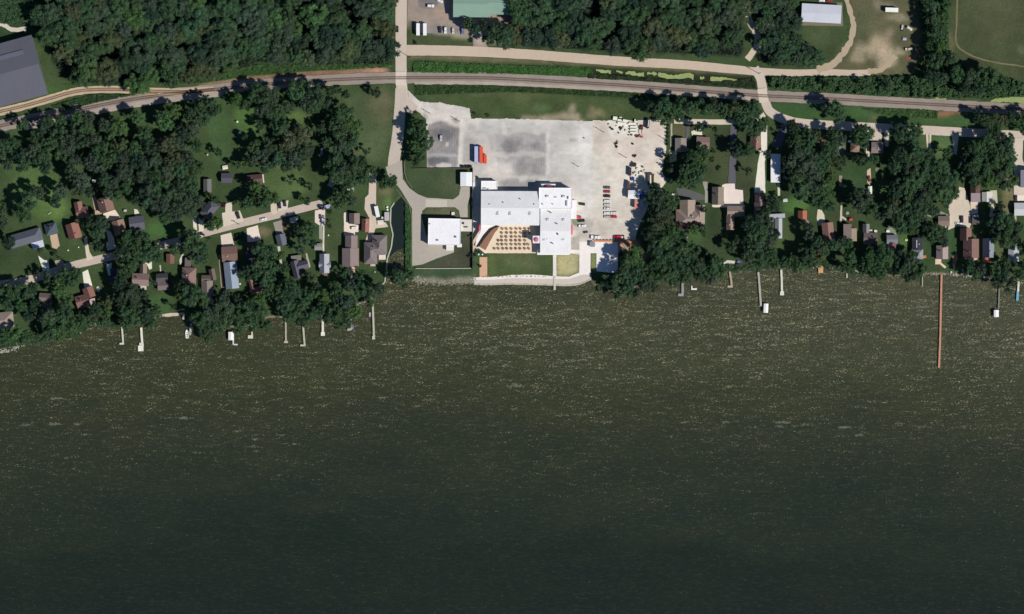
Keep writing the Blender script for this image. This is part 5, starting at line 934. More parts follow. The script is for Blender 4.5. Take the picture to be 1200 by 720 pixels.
stones([(484, 327), (500, 330), (520, 331), (540, 330), (556, 328)], 420, 1.9, (160, 156, 138)); stones([(935, 313), (950, 313.5), (972, 314), (995, 317), (1007, 319)], 130, .7, (166, 162, 148)); stones([(1080, 320.5), (1100, 321), (1120, 321.5), (1140, 324), (1160, 325)], 190, .7, (186, 176, 158))
stones([(1150, 325), (1175, 329), (1200, 332)], 80, .8, (150, 146, 132)); stones([(415, 357), (430, 352), (446, 338)], 60, .9, (150, 150, 136)); stones([(560, 325), (600, 324), (640, 324.6)], 50, .5, (170, 130, 120)); stones([(845, 317), (880, 316), (935, 314)], 120, .6, (140, 140, 128)); stones([(720, 337), (760, 331), (800, 325)], 60, .7, (140, 140, 130))
# small garden things
G = [('trampoline', 993, 250, 'round', 4.2, (132, 150, 136), 'round grey green trampoline by the forked path', 'trampoline', .7), ('sun_canopy', 997, 257.4, 'box', 3.6, (206, 74, 84), 'small red canopy right of the forked path', 'canopy', 2), ('fire_pit', 27.2, 258, 'round', 3.4, (150, 140, 116), 'pale fire ring on the far left lawn', 'fire pit', .25),
     ('garden_umbrella', 278.3, 143, 'round', 2.4, (236, 234, 226), 'upper of two white umbrellas on the bright northern lawn', 'umbrella', 2.2), ('garden_umbrella', 281.2, 155.7, 'round', 3.4, (238, 236, 228), 'lower and larger white umbrella at the lawn edge', 'umbrella', 2.2), ('garden_umbrella', 243.4, 181.6, 'round', 2, (220, 224, 214), 'white umbrella on the narrow strip lawn', 'umbrella', 2.2),
     ('garden_shed', 264, 196.5, 'box', 6, (224, 210, 196), 'pale cluttered shed north of the slate house in shade', 'shed', 1.8), ('garden_table', 385, 276, 'round', 1.8, (222, 222, 214), 'white round table on the lawn of the pale grey cottage', 'table', .8), ('garden_table', 281.4, 333, 'round', 2.2, (222, 222, 214), 'white round table beside the pale blue roofed house', 'table', .8),
     ('patio_umbrella', 1082.6, 301, 'box', 4.4, (206, 120, 76), 'orange square umbrella by the black roofed house', 'umbrella', 2.3), ('garden_shed', 414.6, 184.8, 'box', 4.6, (214, 218, 206), 'pale slatted bench like rack on the western lawn', 'rack', 1), ('garden_umbrella', 110.4, 212.5, 'box', 4, (232, 232, 236), 'white box shaped object in the gap of the western wood', 'box', 1.4),
     ('garden_umbrella', 123.6, 201.4, 'round', 2.4, (206, 206, 214), 'lone white umbrella in the dark wood gap', 'umbrella', 2.2), ('garden_table', 561, 298.4, 'round', 2, WHT, 'left white round table by the sand court', 'table', .8), ('garden_table', 565.4, 298.4, 'round', 2, WHT, 'right white round table by the sand court', 'table', .8),
     ('garden_table', 439.5, 319, 'round', 1.6, (190, 196, 180), 'pale round table on the channel side lawn', 'table', .8), ('propane_tank', 92.2, 290, 'round', 1.7, (214, 218, 196), 'small white tank on the lawn by the straight drive', 'tank', .9), ('propane_tank', 80, 293.6, 'round', 1.9, (206, 216, 184), 'pale shrub tub on the lawn left of the straight drive', 'tub', .6),
     ('garden_shed', 147, 247, 'box', 3, (196, 198, 182), 'little pale shed right of the patio house', 'shed', 1.7), ('garden_shed', 920, 235, 'box', 5, (190, 200, 196), 'small grey white shed below the mobile home path', 'shed', 1.9), ('garden_shed', 1040.4, 271, 'box', 3.4, (226, 226, 220), 'white porch box above the slate and maroon cottage', 'box', 1.4),
     ('garden_shed', 1020.5, 270.6, 'box', 3, (226, 222, 214), 'left white porch box beside the north wing house', 'box', 1), ('garden_shed', 1026, 271, 'box', 3.2, (220, 214, 206), 'right white porch box beside the north wing house', 'box', 1), ('bench', 1062, 281.5, 'box', 3, (190, 196, 150), 'pale bench on the bright small lawn', 'bench', .6), ('propane_tank', 1114.6, 319, 'round', 2, (216, 216, 200), 'small white post box on the lawn by the orange pier', 'tank', 1),
     ('garden_shed', 788.8, 227.8, 'box', 2.6, (232, 236, 236), 'tiny white shed at the west end of the dark drive', 'shed', 1.6), ('garden_shed', 996, 166, 'box', 4, (216, 218, 214), 'white step box above the small hipped cottage', 'box', .9), ('fire_ring', 1028, 199, 'round', 5.4, (110, 128, 96), 'faint round play ring on the eastern strip lawn', 'ring', .25), ('garden_table', 454, 243, 'round', 2.4, WHT, 'white round tank above the low pale shed', 'tank', 1.2), ('garden_table', 454.2, 246, 'round', 2.2, WHT, 'second white tank just above the low pale shed', 'tank', 1.2),
     ('garden_shed', 448.6, 255.5, 'box', 3, (196, 200, 206), 'small silver box between camper and low pale shed', 'box', 1.6), ('utility_trailer', 446, 261, 'box', 7, (216, 208, 196), 'flat pale trailer south of the camper', 'trailer', .9), ('garden_shed', 1057.5, 36, 'box', 2, (60, 66, 64), 'dark crate in the dirt yard', 'crate', 1.4), ('red_scrap', 1064, 67.4, 'box', 6, (206, 96, 92), 'left red scrap pile in the dirt yard', 'scrap', 1.2), ('red_scrap', 1071.6, 66.2, 'box', 4.6, (216, 112, 104), 'right red scrap pile in the dirt yard', 'scrap', 1.6), ('red_scrap', 1077.6, 57.5, 'box', 3.6, (206, 110, 110), 'upper red scrap pile beside the right wood', 'scrap', 1.4),
     ('tarp', 1060, 46, 'box', 4, (170, 176, 190), 'pale tarpaulin at the edge of the dirt yard shade', 'tarpaulin', .9)]
for nm, x, y, sh, s_, c, lb, ct, hh in G:
    r = empty(nm, x, y, .05, random.uniform(-12, 12), lb, ct); mb = MB(); w_ = s_*S
    if sh == 'round':
        if hh > 2: mb.cyl((0, 0, hh), (0, 0, hh+.5), w_/2, .05, 12)
        else: mb.cyl((0, 0, hh-.12 if hh > .5 else 0), (0, 0, hh), w_/2, w_/2*.96, 14)
        mb.build({'umbrella': 'shade', 'trampoline': 'mat', 'table': 'tabletop'}.get(ct, 'body'), MAT['thing'], r, A(*c))
        if hh > .5: mb = MB(); mb.cyl((0, 0, 0), (0, 0, hh-.11 if hh < 2 else hh), .09, .09, 6); mb.build('stand', MAT['thing'], r, A(130, 130, 130))
    else:
        if ct == 'scrap':
            for k in range(9): mb.box(random.uniform(-.5, .5)*w_, random.uniform(-.22, .22)*w_, 0, random.uniform(.2, .5)*w_, random.uniform(.1, .3)*w_, random.uniform(.3, hh), random.uniform(0, 3), .7)
        else:
            mb.box(0, 0, 0, w_, w_*.72, hh*.8)
            roof_gable(mb, 0, 0, w_, w_*.72, hh*.8+.01, hh*.18, 0, .08)
        mb.build('body', MAT['thing'], r, A(*c))
# ================================================================ TREES
RAW = {}
def crown_mesh(name, seed, kind='round', leaves=3600):
    """unit crown (radius 1 in plan) of leaf clumps; z from 0 (bottom of crown)"""
    g = np.random.default_rng(seed); V = []
    if kind == 'round':
        nl = g.integers(30, 42); hgt = g.uniform(1.15, 1.5)
        th = g.uniform(0, 2*np.pi, nl); rr = np.sqrt(g.uniform(0, 1, nl))*.84; lx, ly = rr*np.cos(th), rr*np.sin(th)
        lz = hgt*(.28+.62*np.sqrt(np.clip(1-(rr/.98)**2, 0, 1)))*g.uniform(.66, 1.10, nl); lr = g.uniform(.13, .29, nl)
    elif kind == 'open':
        nl = g.integers(13, 17); hgt = g.uniform(1.1, 1.4)
        th = g.uniform(0, 2*np.pi, nl); rr = np.sqrt(g.uniform(0, 1, nl))*.82; lx, ly = rr*np.cos(th), rr*np.sin(th)
        lz = hgt*(.25+.6*np.sqrt(np.clip(1-(rr/1.02)**2, 0, 1)))*g.uniform(.5, 1.1, nl); lr = g.uniform(.16, .33, nl)
    elif kind == 'cone':
        nl = 26; u = np.linspace(0, 1, nl); hgt = 3.2; th = np.arange(nl)*2.4; rr = (1-u)*.72; lx, ly = rr*np.cos(th), rr*np.sin(th); lz = u*hgt+.2; lr = .34*(1-u*.75)
    else:   # low bush
        nl = g.integers(7, 11); th = g.uniform(0, 2*np.pi, nl); rr = np.sqrt(g.uniform(0, 1, nl))*.66; lx, ly = rr*np.cos(th), rr*np.sin(th); lz = g.uniform(.15, .6, nl); lr = g.uniform(.28, .42, nl)
    wgt = lr**2/np.sum(lr**2); which = g.choice(nl, leaves, p=wgt)
    # sprays: leaves gather round twig ends on each lobe's shell
    ntw = 14; dirs = g.normal(size=(nl, ntw, 3)); dirs[..., 2] = np.abs(dirs[..., 2])*1.0-.25; dirs /= np.linalg.norm(dirs, axis=-1, keepdims=True)
    tw = dirs[which, g.integers(0, ntw, leaves)]
    rad = (lr[which]*g.uniform(.62, 1.12, leaves))[:, None]
    c = np.stack([lx[which], ly[which], lz[which]], 1)+tw*rad*np.array([1, 1, .85])+g.normal(size=(leaves, 3))*.045
    nrm = tw+np.array([0, 0, .5])+g.normal(size=(leaves, 3))*.7; nrm /= np.linalg.norm(nrm, axis=1, keepdims=True)
    a = np.cross(nrm, g.normal(size=(leaves, 3))); a /= np.linalg.norm(a, axis=1, keepdims=True); b2 = np.cross(nrm, a)
    s1 = g.uniform(.026, .056, leaves)[:, None]; s2 = s1*g.uniform(.6, 1.0, leaves)[:, None]
    q = np.stack([c-a*s1, c+b2*s2*.9-a*s1*.1, c+a*s1, c-b2*s2*.9+a*s1*.1], 1).reshape(-1, 3)
    # branch mass inside the leaves: larger sprays deeper in each lobe
    m2 = leaves//5; w2 = g.choice(nl, m2, p=wgt); dd = g.normal(size=(m2, 3)); dd[:, 2] = np.abs(dd[:, 2]); dd /= np.linalg.norm(dd, axis=1, keepdims=True)
    c2 = np.stack([lx[w2], ly[w2], lz[w2]], 1)+dd*(lr[w2]*g.uniform(.15, .78, m2))[:, None]
    n2 = dd+g.normal(size=(m2, 3))*.35+np.array([0, 0, .4]); n2 /= np.linalg.norm(n2, axis=1, keepdims=True)
    a = np.cross(n2, g.normal(size=(m2, 3))); a /= np.linalg.norm(a, axis=1, keepdims=True); b2 = np.cross(n2, a); s1 = g.uniform(.06, .105, m2)[:, None]
    q2 = np.stack([c2-a*s1, c2+b2*s1*.8, c2+a*s1, c2-b2*s1*.8], 1).reshape(-1, 3)
    q = np.concatenate([q, q2]); RAW[name+str(seed)] = q
    me = np_mesh(name, q, np.arange(len(q)).reshape(-1, 4), MAT['leaf']); me['raw'] = name+str(seed); return me
def trunk_mesh(seed):
    r_ = random.Random(seed); mb = MB(); mb.cyl((0, 0, 0), (.02, .01, .55), .06, .042, 7)
    for k in range(5):
        a = k*1.256+r_.uniform(-.3, .3); q = Vector((math.cos(a), math.sin(a), 0))*r_.uniform(.22, .42)
        mb.cyl((.02, .01, .45+r_.uniform(0, .08)), (q.x, q.y, r_.uniform(.8, 1.05)), .03, .012, 5)
    mb.cyl((.02, .01, .55), (.0, .03, 1.15), .04, .015, 6); return mb.mesh('trunk', MAT['bark'])
CROWNS = {'round': [crown_mesh('crown', 100+i, 'round', 5200) for i in range(7)], 'open': [crown_mesh('crown', 200+i, 'open', 2600) for i in range(4)],
          'cone': [crown_mesh('crown', 300+i, 'cone', 2200) for i in range(2)], 'bush': [crown_mesh('crown', 400+i, 'bush', 1400) for i in range(4)]}
TRUNKS = [trunk_mesh(i) for i in range(4)]
TONE = {'d': ((44, 65, 49), 'dark green'), 'm': ((57, 83, 55), 'mid green'), 'b': ((68, 96, 54), 'bright green'), 'g': ((60, 77, 60), 'grey green'), 'o': ((72, 83, 56), 'olive'), 'r': ((64, 40, 48), 'dark maroon')}
tree_list = []   # (root, px, py, r, tone, where)
def tree(px, py, r, tone='m', h=None, kind='round', where=None, label=None, group=None, cat=None):
    """crown centre px,py and crown radius r in plan pixels, height in m"""
    if kind in ('round', 'open') and r > 4.5: r *= 1.16
    rm = r*S; k = kind
    name = {'round': 'broadleaf_tree', 'open': 'broadleaf_tree', 'cone': 'conifer_tree', 'bush': 'shrub'}[kind]
    if h is None: h = {'round': min(20, 7+1.75*rm), 'open': min(17, 6.5+1.6*rm), 'cone': 9+rm, 'bush': 1.0+.6*rm}[kind]
    root = empty(name, px, py, 0, 0, None, cat or ('shrub' if kind == 'bush' else 'tree'), group)
    cm = random.choice(CROWNS[kind]); cr = bpy.data.objects.new('crown', cm); col.objects.link(cr); cr.parent = root
    base = {'round': .34, 'open': .34, 'cone': .08, 'bush': .0}[kind]*h
    topz = {'round': 1.45, 'open': 1.35, 'cone': 3.4, 'bush': .95}[kind]
    cr.location = (0, 0, base); cr.rotation_euler = (0, 0, random.uniform(0, 6.28)); cr.scale = (rm*random.uniform(.95, 1.08), rm*random.uniform(.95, 1.08), (h-base)/topz)
    rgb = TONE[tone][0]; f = random.uniform(.93, 1.08); cr.color = A(rgb[0]*f*random.uniform(.95, 1.05), rgb[1]*f, rgb[2]*f*random.uniform(.93, 1.07))
    if kind != 'bush':
        tr = bpy.data.objects.new('trunk', random.choice(TRUNKS)); col.objects.link(tr); tr.parent = root; tr.scale = (h*.5, h*.5, h*.62)
    if label: root['label'] = label
    else: tree_list.append((root, px, py, r, tone, where))
    return root
# west neighbourhood and lakeshore, left to right: (x, y, r, tone[, kind])
MAN = """
6,176,10,m 17,168,8,m 26,180,8,d 12,193,7,g 29,192,9,m 42,178,9,g 52,186,10,m 60,170,9,m 56,196,8,d 72,158,9,m 82,170,10,g 76,182,9,m 92,152,8,m 88,190,9,g 83,204,8,m 98,166,9,d 96,212,9,g 92,224,8,g
104,150,8,m 112,164,9,g 120,178,10,m 110,190,9,g 124,192,8,m 132,160,8,b 142,170,9,o 143,150,9,b 135,185,8,m 146,188,9,g 148,204,10,g 136,214,8,g 152,220,9,m 163,138,9,b 158,176,9,m 165,190,10,d 168,206,10,g 172,158,9,m
178,172,10,d 182,190,10,g 186,206,10,m 178,222,10,g 192,222,11,m 200,204,11,g 206,186,11,o 198,172,10,o 212,170,9,g 216,158,9,d 196,142,10,b 206,132,8,b 188,138,7,m 212,200,10,m 220,186,9,g 224,204,9,m 214,216,10,g 204,232,11,m 190,240,10,g
176,240,9,m 216,236,11,g 228,222,9,m 224,248,9,g 206,250,9,g 232,172,8,m 230,152,9,g 240,140,8,m 238,126,8,m 226,134,7,m 250,132,7,d 164,236,9,d 234,196,7,m 232,236,9,g 196,255,7,m 28,148,7,m 58,144,7,m 74,142,7,m 124,148,8,g
55,152,8,d 44,160,8,m 92,140,7,b 106,138,7,g 36,236,10,m 30,250,9,m 46,226,8,g 4,245,7,m 2,262,9,g 12,285,8,d 71,226,8,g 67,236,7,d
277,118,7,b 288,124,7,m 303,112,12,m 318,114,11,g 312,130,12,g 325,134,10,m 340,128,7,g 352,106,11,m 366,104,10,d 360,118,10,g 374,118,11,m 390,108,7,m 384,122,8,g 406,112,5,d 362,126,8,m
330,148,10,m 318,172,10,g 306,182,9,g 340,168,12,o 354,158,11,o 344,184,11,g 358,178,10,g 330,188,9,m 322,190,8,g 288,162,4,m 404,138,12,m 416,150,11,b 398,152,11,m 392,136,8,m 412,164,9,m 402,174,10,g 394,188,9,m 404,200,11,g 394,206,10,m 418,198,11,m 426,208,9,m 434,202,8,m 424,192,7,d 413,212,8,m
430,178,5,m,open 441,110,6,d,open 459,212,7,m 450,216,6,m 291,192,5,b 279,195,5,m,open 300,222,8,b 308,234,9,m 296,234,7,b 314,226,7,b 289,240,7,m 322,232,7,b 352,212,4,m,open 363,216,4,m,open 364,222,3,g,open
342,215,3,m,open 360,236,5,m 400,238,8,m 396,228,6,m 388,248,4,m 384,258,3,d,open 386,265,3,d,open 407,224,7,m 412,236,6,g
120,262,9,d 116,274,8,m 105,261,8,d,open 118,290,6,d 150,280,10,m 160,290,9,m 168,282,9,m 176,295,10,m 158,302,10,m 150,312,10,m 182,288,8,g 186,302,8,m 172,302,8,m 144,298,9,d 146,325,7,d
255,261,7,b 248,266,6,m 228,282,11,m 238,292,8,m 220,290,9,m 232,302,8,g 206,293,6,m 242,302,7,m 216,278,7,d 280,277,5,m,bush 246,280,4,m,open 48,294,4,o 44,324,5,g,open 60,324,9,g,open 76,324,9,m 86,330,9,m 72,338,9,b 80,350,8,b 90,322,7,m
66,334,7,d 4,338,8,m 14,344,10,m 26,340,8,m 36,346,8,m 28,356,9,m 12,358,7,m 40,336,6,d 66,296,3.5,o 70,303,3,b,open 43,358,8,d 50,368,9,g,open 36,370,7,d 60,372,11,g 78,366,11,m 68,382,12,m 84,382,11,m 96,376,9,m 20,388,9,b 8,394,8,m 30,396,6,m
60,392,8,m 72,392,7,b 111,374,7,g 128,354,6,o 128,366,6,b 124,378,7,m 113,362,6,d 142,334,8,d 154,344,11,g 160,356,9,g 150,362,9,m 160,372,10,m 172,370,9,d 178,380,7,m 150,380,7,m 184,362,6,m 140,352,7,d 170,346,6,d 180,332,4,m,open
213,336,7,d 224,346,12,m 236,352,9,m 215,348,7,b 204,360,4,m 236,374,10,m 248,368,12,g 244,384,9,g 262,362,11,g 256,378,11,m 272,372,11,m 286,366,11,m 282,382,10,m 298,376,11,m 306,364,9,m 312,380,8,m 296,358,8,m 266,348,8,g 278,352,6,d 246,396,5,m
304,294,10,m 316,300,11,m 308,312,11,m 320,316,9,m 314,330,9,m 304,322,8,m 318,342,9,m 308,350,6,b 290,322,9,d 332,300,5,b 334,314,7,m 343,340,10,m 338,332,8,m 330,346,8,m 357,282,7,m 362,270,9,m 348,268,6,d 352,294,5,g 366,286,5,d
364,324,6,o 362,344,8,m 372,338,5,g 378,346,8,b 392,334,5,m 404,320,6,m 410,336,8,g 396,348,9,m 404,352,9,g 336,358,10,m 348,364,10,m 356,358,9,m 364,366,9,m 340,372,8,m 353,378,6,m 372,370,7,g 380,362,8,m 384,372,6,m 394,368,10,m 406,374,9,m 398,380,6,m 416,366,9,b 412,352,7,d
424,340,8,m 436,344,8,m 446,338,7,g 434,356,5,b 424,322,6,m,open 418,326,5,d 462,322,6,d 470,326,7,m 480,322,6,m 474,336,4,m 455,318,4,m,open
489,146,7,m 494,158,9,m 498,168,9,m 490,172,8,b 492,184,7,m 486,134,4,o,open 494,150,7,m 488,190,5,m 483,156,6,m
762,126,7,d 768,132,8,m 778,124,8,m 790,128,9,m 800,122,8,m 808,130,9,m 784,136,6,m 796,138,6,m 818,122,6,m 828,132,8,m 838,126,8,g 848,132,8,m 860,128,8,o 872,134,10,m 878,124,9,m 884,133,7,m 866,140,7,m 876,146,9,m 886,148,9,m 896,143,5,b 882,156,7,m 893,150,6,m 836,119,5,g 776,146,4,m
785,186,5,d 786,200,6,g,cone 786,212,5,g,cone 788,194,4,m,cone 775,244,11,g 784,236,10,m 778,258,11,o 770,266,10,o 784,272,10,m 776,284,12,m 764,252,9,g,open 790,284,9,m 796,296,10,m 782,300,11,m 772,306,12,m 768,292,10,d 790,312,11,m 778,322,10,m 800,308,10,m 802,322,9,m 790,330,6,m 762,276,9,d 760,232,9,d,open 768,222,7,d 774,230,8,g
802,200,8,m 806,210,7,m 800,214,8,m 812,196,7,m 816,206,8,m 812,182,7,m 820,190,7,b 822,176,7,m 826,184,5,b 823,200,6,m 806,186,6,d 812,220,5,m,open 868,175,6,m 876,176,8,m 862,179,7,g 857,172,6,d,open 838,152,4,m 818,150,5,d 864,178,8,d 828,178,3.5,m,open 836,177,4,m,bush 836,188,4,m,bush 842,197,4,m,bush 877,202,5,m,open
742,300,10,b 746,312,9,m 736,308,9,m 728,322,10,m 738,328,10,m 722,334,9,m 734,340,8,m 748,322,10,m 754,334,8,g 764,326,8,m 744,342,6,g 714,332,7,d 724,346,5,m 756,318,7,m 730,298,6,d 766,338,6,g
806,288,7,b 812,294,7,m 808,300,7,m 822,268,5,m 812,270,6,b 824,274,4,b 802,276,6,d,open 792,266,6,r 803,267,5,r,open 815,262,4,r,open 824,246,4,m 828,316,9,m 838,312,9,m 832,326,7,g 818,312,8,g 844,318,7,b 820,324,7,m 812,310,7,m 834,304,7,d
856,290,6,m 862,282,5,g 880,266,10,d 888,256,9,d 896,262,9,g 888,276,11,m 898,284,10,g 884,290,9,m 900,296,9,m 890,304,9,m 878,302,9,g 906,308,7,m 876,284,8,d 872,258,5,d 904,276,8,d 903,238,7,d 908,244,6,m 898,248,5,m 914,232,4,m,open
926,308,7,m 934,312,7,b 918,306,6,m 944,304,8,m 950,296,7,m 940,296,6,g 952,310,6,m 955,284,8,m 962,288,8,g 948,276,7,g 966,292,7,m 958,302,6,o 946,266,6,d 976,288,7,m 984,284,6,g 992,286,6,m
948,166,8,m 944,158,7,m 942,178,9,m 932,188,11,g 944,200,12,g 934,208,12,m 952,214,12,g 940,222,11,m 956,196,10,m 950,184,9,g 966,184,9,m 972,176,9,m 964,200,8,m 960,228,10,m 966,218,9,b 974,208,7,b 952,236,8,m 962,240,7,m 972,226,7,m 976,188,8,o 984,192,8,m 976,158,8,m 984,164,7,g 978,168,7,m 932,172,8,m 955,160,6,o 930,156,7,d 926,166,6,m 972,242,6,m 921,190,7,d 922,202,7,d 898,180,5,d,open 928,148,6,d
975,130,9,m 982,136,8,m 966,128,7,d 1006,162,9,m 1014,156,9,m 1004,154,8,d 1010,168,6,m 1008,190,6,m 1014,188,5,m,open 1002,186,5,d 1022,188,6,m
1054,158,8,m 1062,156,8,m 1072,154,8,m 1064,164,8,m 1048,152,7,d 1052,184,10,d 1060,186,11,m 1066,196,11,g 1076,186,10,m 1084,182,9,m 1072,176,9,m 1090,192,9,m 1100,196,9,m 1048,194,8,m 1082,202,11,m 1094,208,11,m 1070,214,11,m 1104,216,11,m 1112,210,9,m 1088,222,11,m 1100,230,11,m 1076,230,11,g 1114,226,8,m 1064,226,10,m
1012,232,9,g 1006,242,9,g 1020,244,8,m 1002,230,8,d 1034,246,8,m 1042,250,9,g 1030,254,7,g 1046,238,7,o 1052,256,9,m 1060,246,9,m 1066,258,10,m 1074,248,9,m 1084,240,9,m 1092,248,7,m 1048,226,9,d 1056,266,8,m 1068,268,8,m 1052,216,8,d 1092,270,9,m 1100,276,8,m 1104,284,6,g 1090,280,6,m 1084,268,7,d 1080,256,6,g 1108,240,5,m
992,302,8,m 990,312,6,m 1016,306,9,m 1026,300,9,m 1034,296,10,m 1024,312,9,m 1036,308,9,b 1044,302,6,m 1012,314,7,m 1030,320,7,m 1020,322,5,m 1040,314,6,d 1056,302,8,g 1062,310,9,g 1056,316,9,m 1068,304,8,m 1072,318,9,m 1052,310,7,d 1062,324,6,g 1078,314,6,m 1020,292,7,g
1132,318,7,m 1140,322,7,m 1148,316,6,g 1136,308,6,d 1164,318,7,m 1172,324,8,d 1178,314,7,g,open 1168,332,6,g 1184,330,6,g 1176,306,6,m 1192,322,8,m 1200,312,8,d 1180,338,6,m,open 1200,290,9,d
1172,260,9,m 1178,270,10,m 1172,282,10,m 1184,276,8,g 1168,252,7,d 1180,258,8,m 1164,272,8,d 1192,266,6,m 1160,262,7,d 1172,242,5,d,open 1188,286,6,m
1142,172,9,m 1148,184,10,m 1156,168,10,m 1152,200,11,m 1156,212,9,b 1140,196,10,m 1168,164,9,g 1176,176,10,m 1168,188,10,m 1178,198,9,m 1168,208,9,g 1176,220,7,m 1164,158,7,m 1184,184,7,b 1160,180,9,m 1140,212,8,m 1134,202,7,d 1132,184,7,d 1186,212,6,b 1180,166,7,m 1126,194,6,d
1150,142,7,m 1158,148,6,m 1162,140,7,o 1172,142,7,o 1180,138,6,m 1196,142,9,m 1204,136,8,m 1198,152,6,m 1144,136,6,d 1168,150,5,b 1110,180,6,m
1088,8,9,m 1092,24,9,m 1096,40,10,m 1090,54,8,m 1104,20,7,b 1100,58,8,b 1094,72,9,m 1108,70,8,m 1136,92,9,g 1148,88,8,m 1158,92,9,m 1120,88,9,m 1170,98,8,m 1144,104,8,m 1128,104,7,d 1090,92,8,d 1082,-4,8,m 1106,4,7,m 1182,104,6,m 1160,106,7,m 1104,92,7,m 1070,100,6,m,open 1010,98,5,m,open 1040,100,5,g,open 970,99,5,m,open 130,228,8,g 126,212,8,m 118,200,7,g 142,228,7,m 248,120,7,m 258,128,5,b 300,172,8,m 296,188,7,g 312,196,7,m 336,196,7,m 352,194,7,g 368,128,8,m 376,150,6,g 384,168,7,m 386,196,6,m 262,240,4,r 252,232,5,m 306,146,6,m 106,226,6,d 258,178,5,d,open 548,29,7,m 556,34,7,d 580,36,8,m 588,44,8,m 574,46,7,m 596,40,8,m 566,31,6,d
"""
for tok in MAN.split():
    p_ = tok.split(','); tree(float(p_[0])+random.uniform(-1, 1), float(p_[1])+random.uniform(-1, 1), float(p_[2])*random.uniform(.92, 1.06), p_[3], None, p_[4] if len(p_) > 4 else 'round')
for i, (x, y) in enumerate([(782.5, 147), (782, 151.5), (782.3, 156), (782, 160.5), (781.6, 165), (781.8, 169.5)]): tree(x, y, 2.4, 'd', 2.6, 'bush')
for x, y, r_, tn in ((558, 294, 2.6, 'm'), (562, 296, 2.2, 'm'), (556.5, 299, 2.4, 'd'), (552, 300, 4, 'd'), (553.5, 309, 3, 'm'), (550, 276, 2.2, 'm'), (559, 208, 2, 'm'), (572, 135, 3, 'b'), (556, 133, 2.4, 'o'), (840, 160, 2.5, 'g'), (913, 150, 3.5, 'g'), (905, 152, 3, 'd'), (487, 50, 3, 'd'), (552, 47, 3.6, 'd'), (1199, 312, 6, 'g'), (633, 36, 0, 'm')):
    if r_: tree(x, y, r_, tn, None, 'bush')
tree(563, 312, 1.8, 'd', 4.5, 'cone')
# the woods: individually grown trees, closest packing with jitter
def wood(poly, spacing, where, r0=7, r1=11, tones='ddmmmgg', h=(11, 16), holes=(), seed=3, kinds=('round',)):
    rd = random.Random(seed); x0 = min(p[0] for p in poly); x1 = max(p[0] for p in poly); y0 = min(p[1] for p in poly); y1 = max(p[1] for p in poly); j = 0; y = y0
    while y < y1:
        x = x0+(spacing/2 if j % 2 else 0)
        while x < x1:
            X_, Y_ = x+rd.uniform(-.36, .36)*spacing, y+rd.uniform(-.36, .36)*spacing
            ok = inpoly(np.array([X_]), np.array([Y_]), poly)[0] and -22 < X_ < 1222 and Y_ > -14 and all(((X_-a)/c)**2+((Y_-b2)/d_)**2 > 1 for a, b2, c, d_ in holes)
            if ok:
                random.seed(int(X_*31+Y_*17)); tree(X_, Y_, rd.uniform(r0, r1), rd.choice(tones), rd.uniform(*h), rd.choice(kinds), where)
            x += spacing
        y += spacing*.86; j += 1
wood([(x, y) for x, y in WOOD_NW], 18.2, 'the northwestern wood', 9, 14, 'dmmmmggob', (12, 19), ((140, 64, 11, 15), (283, 38, 9, 13), (83, 76, 10, 9), (402, 14, 8, 14), (68, 6, 14, 12), (320, 76, 40, 8)))
wood([(x, y) for x, y in WOOD_N], 18.5, 'the northern wood behind the long road', 9, 14, 'ddmmmmgo', (13, 19), ((690, 16, 12, 12), (722, 38, 9, 9)), 5)
wood([(x, y) for x, y in WOOD_YARD], 13, 'the clump beside the curving dirt track', 6, 9, 'ddmmg', (8, 12), (), 6)
for x in range(430, 456, 6): tree(x+random.uniform(-2, 2)+6, 8+random.uniform(-4, 56), 5, 'b', 6)
# the 300 broadleaf trees that show largest stay objects; the many small ones between them become one mass
m, t, b = new_mat('foliage_mass'); at = t.nodes.new('ShaderNodeAttribute'); at.attribute_name = 'cover'; p = gpos(t)
n1 = remap(t, noisen(t, .45, 3, .6, p), .32, .68, .68, 1.35); n2 = remap(t, noisen(t, 2.2, 2, .6, p), .3, .7, .72, 1.3)
c = t.nodes.new('ShaderNodeVectorMath'); c.operation = 'SCALE'; t.links.new(at.outputs['Color'], c.inputs[0]); t.links.new(mathn(t, 'MULTIPLY', n1, n2), c.inputs['Scale'])
t.links.new(c.outputs[0], b.inputs['Base Color']); b.inputs['Roughness'].default_value = .7; b.inputs['Specular IOR Level'].default_value = .2; MAT['leafmass'] = m
bl = sorted([t_ for t_ in tree_list if t_[0].name.startswith('broadleaf')], key=lambda t_: -t_[3]); rest = bl[295:]
bpy.context.view_layer.update(); vs, cs, gq = [], [], np.random.default_rng(8)
for t_ in rest:
    root = t_[0]
    for ch in list(root.children):
        M = np.array(ch.matrix_world)
        if ch.name.startswith('crown'):
            q = RAW[ch.data['raw']].reshape(-1, 4, 3); v = q[gq.random(len(q)) < .8]; colr = list(ch.color)[:3]
        else:
            co_ = np.array([list(x.co) for x in ch.data.vertices]); v = np.stack([co_[list(f.vertices)] for f in ch.data.polygons if len(f.vertices) == 4]); colr = (.07, .055, .042)
        w_ = v.reshape(-1, 3)@M[:3, :3].T+M[:3, 3]; vs.append(w_); cs.append(np.tile(colr, (len(w_), 1)))
        bpy.data.objects.remove(ch)
    bpy.data.objects.remove(root)
V = np.concatenate(vs); Cc = np.concatenate(cs)
o = add_struct('smaller_trees', np_mesh('smaller_trees', V, np.arange(len(V)).reshape(-1, 4), MAT['leafmass'], Cc), 'stuff'); o['label'] = 'mass of smaller trees filling in between the large crowns'
gone = {id(t_) for t_ in rest}; tree_list = [t_ for t_ in tree_list if id(t_) not in gone]
